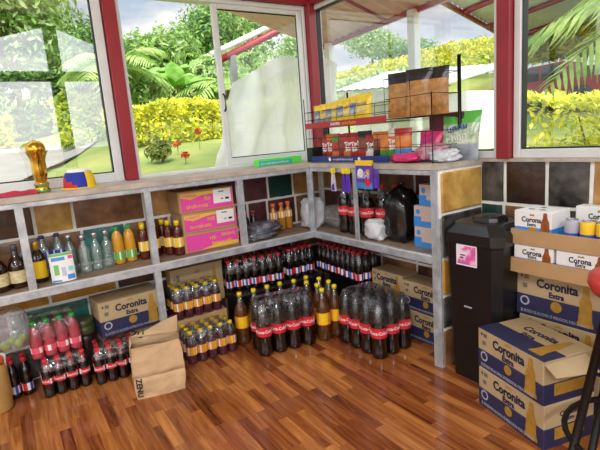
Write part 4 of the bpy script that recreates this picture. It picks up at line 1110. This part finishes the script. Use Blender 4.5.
def leafmat(name, a, b_): 
    m, nt, o = _new('leaf_'+name); L = nt.links.new
    tc = N(nt, 'ShaderNodeTexCoord'); nz = N(nt, 'ShaderNodeTexNoise', Scale=5.0, Detail=4.0); L(tc.outputs['Object'], nz.inputs['Vector'])
    rp = N(nt, 'ShaderNodeValToRGB'); e = rp.color_ramp.elements; e[0].position = .36; e[1].position = .62; e[0].color = c4(hexc(a)); e[1].color = c4(hexc(b_)); L(nz.outputs['Fac'], rp.inputs['Fac'])
    d = N(nt, 'ShaderNodeBsdfPrincipled', Roughness=.5); t = N(nt, 'ShaderNodeBsdfTranslucent'); mx = N(nt, 'ShaderNodeMixShader', Fac=.4)
    L(rp.outputs[0], d.inputs['Base Color']); L(rp.outputs[0], t.inputs['Color']); L(d.outputs[0], mx.inputs[1]); L(t.outputs[0], mx.inputs[2]); L(mx.outputs[0], o.inputs[0])
    return m
LF = {k: leafmat(k, a, b_) for k, a, b_ in (('yellow','#b4b526','#ebe448'),('lime','#8ea834','#d2d84a'),('bright','#d0d232','#fbf668'),('mid','#55822f','#9aba58'),('dark','#345c28','#6d9846'),('pale','#86a862','#c2d096'),('banana','#74b048','#b4da74'),('palm','#74a044','#c0d880'),('olive','#6c7c38','#a8aa50'),('red','#c2402a','#de6a40'))}  # 'bright': yellow leaves lightened to make up for light the near hedge lacks
TRK = mat('bark', '#7a6c58', .9, var=.25, bump=.4)
def leaves(b, rng, center, radii, n, size, m, shell=.55, m2=None):
    for _ in range(n):
        d = Vector((rng.gauss(0,1), rng.gauss(0,1), rng.gauss(0,1))).normalized()
        k = shell+(1-shell)*rng.random()
        lump = 1+.28*noise.noise(d*2.3+Vector(center))
        p = Vector((center[0]+d.x*radii[0]*k*lump, center[1]+d.y*radii[1]*k*lump, center[2]+d.z*radii[2]*k*lump))
        nrm = (d+Vector((rng.gauss(0,.5), rng.gauss(0,.5), rng.gauss(0,.5)+.4))).normalized()
        t = nrm.cross(Vector((rng.random()-.5, rng.random()-.5, rng.random()-.5))).normalized(); u = nrm.cross(t)
        s = size*(.6+.8*rng.random())
        b.add([p-t*s, p-u*s*.42+nrm*s*.12, p+t*s, p+u*s*.42+nrm*s*.12], [(0,1,2,3)], m if rng.random() < .7 or m2 is None else m2)
def tree(x, y, h, r, kind, label, seed, n=1500, size=.14, cat='tree', name='tree', thin=False, group='trees on the garden hillside'):
    rng = random.Random(seed); z0 = ground_z(x, y)
    root = empty(name, (x, y, z0-.05), 0, label, cat, group)
    b = MB(); b.tube([(0,0,0),(jit(.03)*h,jit(.03)*h,h*.35),(jit(.05)*h,jit(.05)*h,h*.75)], [min(.09+.01*h, .06*h), min(.07, .04*h), min(.03, .02*h)], TRK, 8)
    for k in range(5):
        a = rng.random()*6.28; b.tube([(0,0,h*.4),(r*.6*cos(a),r*.6*sin(a),h*(.6+.3*rng.random()))], [min(.045, .025*h),min(.012, .01*h)], TRK, 6)
    b.build('trunk', root)
    b = MB()
    for k in range(6):
        a = rng.random()*6.28; q = rng.random()*.55*r
        leaves(b, rng, (q*cos(a), q*sin(a), h*(.45+.35*rng.random())), (r*.62, r*.62, h*.24), int(n*1.9)//6, size*.66, LF[kind], .5, LF[{'mid':'pale','dark':'mid','pale':'mid'}.get(kind, kind)])
    b.build('crown', root)
    return root
def hedge(name, x0, x1, y0, y1, h, kind, label, seed, n=3000, size=.06, cat='hedge', z=None):
    rng = random.Random(seed)
    zc = ground_z((x0+x1)/2, (y0+y1)/2) if z is None else z
    root = empty(name, ((x0+x1)/2, (y0+y1)/2, zc-.05), 0, label, cat)
    w, d_ = (x1-x0)/2, (y1-y0)/2
    b = MB(); 
    b2 = MB()
    for k in range(max(3, int(max(w, d_)*4))):
        xx = rng.uniform(-w, w)*.9; yy = rng.uniform(-d_, d_)*.9
        b2.tube([(xx,yy,0),(xx+jit(.1),yy+jit(.1),h*.7)], [.018,.006], TRK, 5)
    b2.build('stems', root)['kind'] = 'stuff'
    for _ in range(n):
        # points near the surface of a bumpy box
        u = rng.uniform(-1,1); v = rng.uniform(-1,1); q = rng.random()
        f_ = rng.random()
        if f_ < .45: p = Vector((u*w, v*d_, h*(1-.12*q)))
        elif f_ < .72: p = Vector((u*w, -d_*(1-.25*q), h*rng.random()))
        else: p = Vector((math.copysign(w*(1-.2*q), u), v*d_, h*rng.random()))
        if f_ > .93: p = Vector((u*w*.9, v*d_*.9, h*rng.random()))
        bump_ = 1+.22*noise.noise((p.x*2.1+seed, p.y*2.1, 0))
        p.z *= bump_; p.y += .12*noise.noise((p.x*3, p.z*3, seed)); p.x += .12*noise.noise((p.y*3, p.z*3, seed+5))
        nrm = Vector((rng.gauss(0,.6), rng.gauss(0,.6)-.4, .7+rng.gauss(0,.4))).normalized()
        t = nrm.cross(Vector((rng.random()-.5, rng.random()-.5, rng.random()-.5))).normalized(); uu = nrm.cross(t); s = size*(.6+.8*rng.random())
        kk = kind if rng.random() < .78 else ('lime' if kind in ('yellow', 'bright') else 'mid')
        b.add([p-t*s, p-uu*s*.45, p+t*s, p+uu*s*.45], [(0,1,2,3)], LF[kk])
    b.build('foliage', root)
    return root
def frond(b, base, direc, length, droop, wleaf, m, rng, nleaf=22):
    d = Vector(direc).normalized(); pts = []
    side = d.cross(Vector((0,0,1))).normalized()
    for i in range(nleaf+1):
        t = i/nleaf
        pts.append(Vector(base)+d*length*t+Vector((0,0,-droop*t*t*length)))
    b.tube(pts, [.012*(1-.8*i/nleaf) for i in range(nleaf+1)], LF['olive'], 5)
    for i in range(2, nleaf+1):
        t = i/nleaf; L_ = wleaf*(sin(pi*min(1, .15+t*.85))**.7+.15)
        ax = (pts[i]-pts[i-1]).normalized()
        for sg in (-1, 1):
            tip = pts[i]+side*sg*L_*.85+ax*L_*.55+Vector((0,0,-L_*(.25+.25*rng.random())))
            mid = pts[i]+(tip-pts[i])*.5+Vector((0,0,.06*L_))
            wv = ax*.018*(length/1.2)
            b.add([pts[i]-wv, mid-wv*1.3, tip, mid+wv*1.3, pts[i]+wv], [(0,1,2,3,4)], m)
def palm(x, y, h, n, L_, label, seed, group='palms in the garden'):
    rng = random.Random(seed); z0 = ground_z(x, y)
    root = empty('palm', (x, y, z0-.05), 0, label, 'palm', group)
    b = MB(); b.tube([(0,0,0),(.05,.03,h*.5),(0,0,h)], [.10,.08,.07], TRK, 8); b.build('trunk', root)
    for k in range(n):
        a = 2*pi*k/n+rng.random()*.5; up = rng.uniform(.1,.9)
        b = MB(); frond(b, (0,0,h), (cos(a), sin(a), up), L_*rng.uniform(.8,1.1), rng.uniform(.45,.8), .34*L_, LF['palm'], rng)
        b.build('frond', root)
def banana(x, y, h, n, label, seed):
    rng = random.Random(seed); z0 = ground_z(x, y)
    root = empty('banana_plant', (x, y, z0-.05), 0, label, 'banana plant', 'banana plants in the garden')
    b = MB(); b.tube([(0,0,0),(0,0,h*.55)], [.1,.06], LF['olive'], 8); b.build('stem', root)
    for k in range(n):
        a = 2*pi*k/n+rng.random()*.6; up = rng.uniform(.5,1.5); d = Vector((cos(a), sin(a), up)).normalized(); L_ = h*rng.uniform(.5,.75)
        side = d.cross(Vector((0,0,1))).normalized(); vs = []; fs = []; nn = 9
        for i in range(nn+1):
            t = i/nn; c = Vector((0,0,h*.5))+d*L_*t+Vector((0,0,-.45*t*t*L_)); wv = .17*L_*sin(pi*min(1,(.08+t*.95)))**.6
            vs += [c-side*wv+Vector((0,0,-wv*.3)), c+Vector((0,0,.02)), c+side*wv+Vector((0,0,-wv*.3))]
        for i in range(nn):
            for q in (0, 1): fs.append((i*3+q, i*3+q+1, i*3+q+4, i*3+q+3))
        b = MB(); b.add(vs, fs, LF['banana'], True); b.build('leaf', root)

# behind the back windows
hedge('hedge', -.2,3.6, 4.8,5.8, .62, 'yellow', 'clipped yellow-green hedge beyond the lawn outside the open window', 11, 9000, .045)
hedge('hedge', -4.2,-1.4, 8.6,9.4, .6, 'yellow', 'low yellow hedge beyond the path outside the left window', 12, 2500, .07)
hedge('shrub', -.75,.05, 6.8,7.5, .95, 'lime', 'loose yellow shrub beside the path in the left window', 13, 1500, .06, cat='shrub')
tree(-.17,3.05,.36,.2,'olive','leafy brown-green plant at the left of the lawn',14,420,.055,'shrub','shrub',False,None)
def flower(x, y, h, label, m, seed):
    z0 = ground_z(x, y); root = empty('flower', (x, y, z0-.02), 0, label, 'flower', 'red and orange flowers on the lawn')
    rng = random.Random(seed)
    b = MB(); b.tube([(0,0,0),(.01,.0,h)], .006, LF['mid'], 5); b.build('stem', root)
    b = MB(); leaves(b, rng, (0,0,h), (.05,.05,.04), 30, .03, m); b.build('petals', root)
flower(-.05,2.6,.14,'orange flower low at the left of the lawn',LF['red'],1); flower(.12,3.3,.16,'red flower standing on the lawn under the hedge',LF['red'],2); flower(.55,3.6,.26,'red flower before the hedge in the open window',LF['red'],3)
tree(2.3,11.0,2.5,1.3,'mid','bushy bright tree above the hedge in the open window',21,2600,.13)
tree(4.9,12.5,3.6,1.4,'dark','dark tree at the right behind the sliding pane',22,2400,.14)
tree(.5,9.2,2.4,1.0,'dark','dark bushy tree at the left of the open window',23,2200,.11)
tree(3.4,8.4,1.7,1.0,'pale','pale low tree over the hedge middle',24,1600,.10)
tree(6.6,15,5.0,1.6,'mid','tall tree with pale trunk seen through the sliding pane',25,1800,.15)
tree(1.2,16,3.6,1.8,'dark','far dark tree behind the bushy one',26,2200,.18)
tree(-1.0,12,4.8,1.9,'mid','tall tree at the right of the left window',27,2400,.15)
tree(-2.6,11,4.6,1.9,'dark','dark tree in the middle of the left window',28,2400,.15)
tree(-4.4,12,5.0,2.0,'mid','broad tree at the left edge of the left window',29,2200,.16)
tree(-.3,14.5,4.6,1.6,'pale','pale tall tree between the two back windows',30,2200,.17)
tree(-1.7,15.5,6.6,2.4,'mid','tallest far tree above the left window gable reflection',31,2200,.2)
tree(-3.9,17,6.8,2.6,'dark','far dark tree over the left window',32,2200,.2)
tree(8.0,17,4.2,2.2,'dark','far tree at the corner post',33,2000,.18)
tree(.8,6.9,1.3,.7,'mid','small round bush left behind the hedge',34,1200,.08)
tree(4.6,9.8,2.2,1.2,'mid','mid-green bush behind the hedge right',35,1400,.1)
palm(.30,6.7,1.35,12,1.25,'feathery palm at the left side of the open window',41)
palm(3.05,7.6,.95,9,1.3,'low feathery palm right behind the hedge',42)
palm(4.0,10.6,1.6,10,1.7,'palm behind the sliding pane',43)
banana(2.0,8.0,1.7,8,'banana plant above the hedge, left one',51); banana(2.9,9.0,2.3,8,'banana plant above the hedge, right tall one',52); banana(1.4,9.0,1.9,7,'banana plant further back in the open window',53)

hedge('shrub', -4.6,-2.4, 10.0,11.0, 1.3, 'mid', 'bushy green undergrowth behind the low hedge in the left window', 71, 2200, .10, cat='shrub')
hedge('shrub', -2.4,-.2, 9.8,11.0, 1.5, 'dark', 'dark green undergrowth in the middle of the left window', 72, 2600, .10, cat='shrub')
hedge('shrub', -.2,2.2, 9.6,10.4, 1.2, 'pale', 'pale green undergrowth behind the red post', 73, 2200, .10, cat='shrub')
hedge('shrub', 2.2,5.6, 9.8,10.8, 1.2, 'mid', 'green undergrowth behind the hedge and palms', 74, 2600, .10, cat='shrub')
# beyond the right wall
hedge('hedge', 2.5,3.7, -3.4,-.02, .60, 'bright', 'bright yellow hedge close outside the right window', 15, 9000, .045, z=.80)  # leaf colour lightened as if better lit
hedge('hedge', 9.0,10.6, 3.0,14.0, .75, 'yellow', 'yellow-green hedge band on the hillside in the corner window', 16, 12000, .065)
hedge('hedge', 14.0,16.5, 3.0,20.0, 1.0, 'lime', 'far green-yellow hedge higher on the hillside', 17, 5000, .15)
tree(13,19,2.6,1.6,'mid','green tree on the hill at the left of the corner window',61,1800,.14)
tree(18,16,2.8,2.2,'dark','dark tree on the hill crest in the corner window, middle',62,1800,.17)
tree(22,14,2.4,1.4,'dark','dark small tree on the hill crest, third',63,1200,.15)
tree(20,21,3.0,2.4,'mid','wide green tree on the hill crest at the left',64,1800,.18)
tree(24,11,2.8,1.2,'mid','slim tree on the hill crest near the right frame',65,1200,.15)
tree(25,18,2.6,2.2,'dark','dark low tree on the far crest behind the column',66,1500,.18)
hedge('shrub', 6.5,8.5, 5.5,9.5, .55, 'pale', 'grassy scrub on the slope below the hillside hedge', 18, 1800, .10, cat='shrub')
# big palm fronds hanging in the far right window
rng = random.Random(5)
pr_ = empty('palm', (1.75,-1.72,.7), 0, 'palm with drooping fronds at the top of the far right window', 'palm', 'palms in the garden')
b = MB(); b.tube([(0,0,0),(.05,.0,.8),(0,0,1.22)], [.08,.07,.06], TRK, 8); b.build('trunk', pr_)
for k in range(8):
    a = RD(40+k*45); b = MB(); frond(b, (0,0,1.22), (cos(a), sin(a), rng.uniform(.0,.35)), rng.uniform(1.0,1.35), rng.uniform(.35,.6), .40, LF['palm'], rng, 22); b.build('frond', pr_)

# eave over the right windows and its posts
ROOF = mat('pink_roof_sheet', '#cfa59a', .6, var=.08); GROOF = mat('grey_roof_sheet', '#d0d4d2', .5, .0, var=.1); WHT = mat('white_post_paint', '#dfe0de', .5, var=.04)
e1 = MB()
def corr(b, P0, P1, P2, P3, n, amp, m, th=.02):   # sheet between edges P0-P1 and P3-P2 with ribs running from edge to edge
    P0, P1, P2, P3 = map(Vector, (P0, P1, P2, P3)); nrm = (P1-P0).cross(P3-P0).normalized()
    vs = []; fs = []
    for i in range(n+1):
        t = i/n; o = nrm*(amp if i % 2 else -amp)
        a = P0.lerp(P1, t)+o; c = P3.lerp(P2, t)+o
        vs += [a, c, a+nrm*th, c+nrm*th]
    for i in range(n):
        k = i*4; fs += [(k, k+1, k+5, k+4), (k+2, k+6, k+7, k+3)]
    fs += [(0,2,3,1), (n*4, n*4+1, n*4+3, n*4+2)]
    b.add(vs, fs, m)
corr(e1, (.13,-.75,2.78),(.13,2.45,2.78),(1.88,2.45,2.30),(1.50,-.75,2.30), 40, .010, ROOF)
ev = empty('porch_roof', (0,0,0), 0, 'pinkish ribbed porch roof outside the corner window', 'roof')
e1.build('roof_sheet', ev)
b = MB(); b.tube([(1.50,-.75,2.27),(1.88,2.45,2.27)], .035, M['red_paint'], 6); b.build('red_beam', ev)
b = MB(); b.tube([(.2,-.3,2.72),(1.52,-.3,2.29)], .02, WHT, 6); b.tube([(.2,1.0,2.72),(1.68,1.0,2.29)], .02, M['red_paint'], 6); b.build('rafter', ev)
for x, y, nm in ((1.80,2.12,'slim white porch column at the left of the corner window'),(1.62,.56,'slim white porch column in the middle of the corner window')):
    b = MB(); z0 = ground_z(x, y)-.1; b.cbox((x-.045,y-.045,z0),(x+.045,y+.045,2.27), WHT, .006); tag(b.build('porch_column'), nm, 'column', 'white porch columns')
# second, grey corrugated roof on the right
r2 = empty('carport_roof', (0,0,0), 0, 'grey corrugated carport roof with red struts outside the right windows', 'roof')
RA, RB_, RC, RD_ = (4.06,2.23,3.06), (14.0,6.18,3.06), (15.6,-2.6,4.3), (5.6,-5.6,4.3)
b = MB(); corr(b, RA, RB_, RC, RD_, 80, .022, GROOF); b.build('roof_sheet', r2)
def lerp3(a, b_, t): return Vector(a).lerp(Vector(b_), t)
dn = Vector((0,0,-.08))
for k, t in enumerate((.10,.26,.45,.65,.90)):
    b = MB(); b.tube([lerp3(RA, RB_, t)+dn, lerp3(RD_, RC, t)+dn], .05, M['red_paint'], 6); b.build('red_strut', r2)
for t in (.0,.30,.62):
    b = MB(); b.tube([lerp3(RA, RD_, t)+dn, lerp3(RB_, RC, t)+dn], .045, M['red_paint'], 6); b.build('red_strut', r2)
x, y = 7.0, 1.28
b = MB(); b.cbox((x-.09,y-.09,ground_z(x,y)-.1),(x+.09,y+.09,3.36), WHT, .006); tag(b.build('carport_column'), 'white carport column behind the palm fronds in the far right window', 'column')
# low shed with sheet roof and white walls
sd = empty('garden_shed', (0,0,0), 0, 'low white shed with grey sheet roof outside the corner window', 'shed')
b = MB(); corr(b, (2.3,2.75,1.74),(2.3,.75,1.60),(3.9,1.0,1.88),(3.9,3.3,2.10), 26, .008, mat('pale_sheet', '#b9bebb', .5, var=.08)); b.build('roof_sheet', sd)
b = MB(); b.box((2.55,1.9,.7),(3.6,2.6,1.68), WHT); b.build('white_wall', sd)
b = MB(); b.box((2.55,.66,.7),(3.4,1.12,1.52), WHT); b.build('white_wall', sd)
# white tarps
def tarp_mat():
    m, nt, o = _new('white_tarp'); L = nt.links.new
    d = N(nt, 'ShaderNodeBsdfPrincipled', Roughness=.35); d.inputs['Base Color'].default_value = c4(hexc('#f2f3f3')); t = N(nt, 'ShaderNodeBsdfTranslucent'); t.inputs['Color'].default_value = c4(hexc('#f4f5f5')); mx = N(nt, 'ShaderNodeMixShader', Fac=.18)
    L(d.outputs[0], mx.inputs[1]); L(t.outputs[0], mx.inputs[2])
    tr_ = N(nt, 'ShaderNodeBsdfTransparent'); m2 = N(nt, 'ShaderNodeMixShader', Fac=.12); L(mx.outputs[0], m2.inputs[1]); L(tr_.outputs[0], m2.inputs[2]); L(m2.outputs[0], o.inputs[0])
    return m
TARP = tarp_mat()
def tarp(label, pts_top, pts_bot, seed, n=26, m_=16):
    b = MB(); vs = []; fs = []
    T = [Vector(p) for p in pts_top]; Bm = [Vector(p) for p in pts_bot]
    def along(P, t):
        k = t*(len(P)-1); i = min(int(k), len(P)-2); return P[i].lerp(P[i+1], k-i)
    nr = (T[-1]-T[0]).cross(Bm[0]-T[0]).normalized()
    for j in range(m_+1):
        v = j/m_
        for i in range(n+1):
            u = i/n; p = along(T, u).lerp(along(Bm, u), v)
            p = p+nr*(.07*sin(u*24+7*v*u+seed)*(.35+v*.65)+.09*noise.noise((u*4, v*3, seed))+.05*noise.noise((u*11+v*6, v*4, seed+3)))
            vs.append(p)
    for j in range(m_):
        for i in range(n): fs.append((j*(n+1)+i, j*(n+1)+i+1, (j+1)*(n+1)+i+1, (j+1)*(n+1)+i))
    b.add(vs, fs, TARP, True)
    return tag(b.build('tarp'), label, 'tarp', 'white plastic tarps outside')
tarp('white plastic tarp tied to the porch column, falling in folds', [(1.60,1.85,2.0),(1.63,1.87,2.02)], [(.9,1.9,.75),(1.75,1.75,.75)], 1)
tarp('long white tarp stretched behind the sliding window pane', [(.02,1.35,1.70),(.68,1.55,1.98),(1.55,1.8,2.03)], [(-.45,1.1,.75),(.5,1.25,.75),(1.2,1.5,.75)], 4)
b = empty('tarp_shelter', (0,0,0), 0, 'grey post and red sloping beam carrying the long tarp', 'shelter')
q = MB(); q.tube([(.62,2.9,2.16),(1.85,2.9,2.70)], .05, M['red_paint'], 6); q.build('red_beam', b)
q = MB(); q.tube([(.55,2.9,2.24),(1.85,2.9,2.80)], .04, WHT, 6); q.build('gutter', b)
q = MB(); q.cbox((.80,2.86,.7),(.88,2.94,2.24), mat('grey_post','#8a8f88',.6), .005); q.build('post', b)

# red pickup beyond the hedge
car = empty('car', (6.2,1.72,ground_z(6.2,1.72)), RD(95), 'dark red pickup parked beyond the yellow hedge in the far right window', 'car')
CR = mat('car_red', '#7e1f22', .25, coat=.5); CG = mat('car_glass', '#1c2226', .08, spec=.9)
X = Matrix.Translation((0,0,0)) 
def side_prism(b, poly, w, m): b.prism(poly, -w, w, m, Matrix.Rotation(pi/2, 4, 'X'))
b = MB(); side_prism(b, [(-1.0,.16),(1.0,.16),(1.02,.34),(.95,.44),(.4,.46),(.2,.46),(-1.0,.46)], .38, CR); b.build('body', car)
b = MB(); side_prism(b, [(-.45,.46),(.45,.46),(.22,.72),(-.35,.74)], .34, CR); b.build('cabin', car)
b = MB(); side_prism(b, [(-.40,.48),(.02,.48),(.0,.70),(-.33,.71)], .345, CG); side_prism(b, [(.06,.48),(.38,.48),(.20,.70),(.04,.70)], .345, CG); b.build('side_window', car)
b = MB(); b.add([(.455,-.3,.48),(.455,.3,.48),(.235,.3,.71),(.235,-.3,.71)], [(0,1,2,3)], CG); b.build('windscreen', car)
for wx in (-.62,.62):
    for wy in (-.36,.36):
        b = MB(); b.lathe([(.12,-.05),(.17,-.045),(.17,.045),(.12,.05)], M['black_seal'], 18, Matrix.Translation((wx,wy,.17)) @ Matrix.Rotation(pi/2,4,'X')); b.build('wheel', car)

# ------------------------------------------------------------------ world (cloudy bright sky), sun, added fill lamps
w = bpy.data.worlds.new('sky'); sc.world = w; w.use_nodes = True
nt = w.node_tree; nt.nodes.clear(); L = nt.links.new
o = nt.nodes.new('ShaderNodeOutputWorld'); bg = nt.nodes.new('ShaderNodeBackground')
tc = nt.nodes.new('ShaderNodeTexCoord'); mp = nt.nodes.new('ShaderNodeMapping'); mp.inputs['Scale'].default_value = (1.6, 1.6, 4.5)
L(tc.outputs['Generated'], mp.inputs['Vector'])
nz = N(nt, 'ShaderNodeTexNoise', Scale=2.2, Detail=7.0, Roughness=.6); L(mp.outputs[0], nz.inputs['Vector'])
rp = N(nt, 'ShaderNodeValToRGB'); e = rp.color_ramp.elements
e[0].position = .36; e[0].color = c4(hexc('#b4c4d6')); e[1].position = .58; e[1].color = (1, 1, 1, 1)
q = e.new(.47); q.color = c4(hexc('#d5dbe2'))
L(nz.outputs['Fac'], rp.inputs['Fac']); L(rp.outputs[0], bg.inputs['Color'])
dp = N(nt, 'ShaderNodeVectorMath', operation='DOT_PRODUCT'); L(tc.outputs['Generated'], dp.inputs[0]); dp.inputs[1].default_value = (-.19, -.60, .78)
mr = N(nt, 'ShaderNodeMapRange', interpolation_type='SMOOTHSTEP'); mr.inputs['From Min'].default_value = -.1; mr.inputs['From Max'].default_value = 1.0; mr.inputs['To Min'].default_value = .80; mr.inputs['To Max'].default_value = 3.2
L(dp.outputs['Value'], mr.inputs['Value']); L(mr.outputs[0], bg.inputs['Strength'])
L(bg.outputs[0], o.inputs[0])
su = bpy.data.lights.new('sun', 'SUN'); su.energy = 2.6; su.angle = RD(25); su.color = (1, .97, .9)
so = bpy.data.objects.new('sun', su); COL.objects.link(so); so.rotation_euler = (RD(38), RD(-18), 0)
def lamp(x, y, label, e_):  # unseen lamp fitting added to brighten the interior
    root = empty('added_fill_lamp', (x, y, 3.5), 0, label, 'lamp', 'added fill lamps')
    b = MB(); b.cbox((-.62,-.12,-.06),(.62,.12,0), M['white_frame'], .01); b.build('housing', root)
    li = bpy.data.lights.new('fill_light', 'AREA'); li.shape = 'RECTANGLE'; li.size = 1.2; li.size_y = .22; li.energy = e_; li.color = (.97, .98, 1)
    lo = bpy.data.objects.new('fill_light', li); COL.objects.link(lo); lo.location = (0, 0, -.065); lo.parent = root
lamp(-3.2,-3.2,'added unseen fill lamp over the near floor', 62); lamp(-3.0,-5.4,'added unseen fill lamp at the back of the room', 110)

# ------------------------------------------------------------------ camera
cam = bpy.data.cameras.new('camera'); co = bpy.data.objects.new('camera', cam); COL.objects.link(co)
yaw, pitch, roll = RD(56.9215), RD(-10.7228), RD(-4.3982)
Fw = Vector((cos(pitch)*cos(yaw), cos(pitch)*sin(yaw), sin(pitch)))
Rt = Vector((sin(yaw), -cos(yaw), 0)); Up = Rt.cross(Fw)
R2 = cos(roll)*Rt+sin(roll)*Up; U2 = -sin(roll)*Rt+cos(roll)*Up
m4 = Matrix((R2, U2, -Fw)).transposed().to_4x4(); m4.translation = (-2.0307, -2.7872, 1.1775)
co.matrix_world = m4
cam.sensor_width = 36; cam.lens = 472.78/600*36; cam.clip_start = .02; cam.clip_end = 200
sc.camera = co
sc.view_settings.view_transform = 'Standard'; sc.view_settings.look = 'None'; sc.view_settings.gamma = 1; sc.view_settings.use_curve_mapping = False
sc.view_settings.exposure = .5
sc.cycles.use_denoising = True
sc.cycles.max_bounces = 8; sc.cycles.transparent_max_bounces = 24
sc.cycles.sample_clamp_indirect = 4
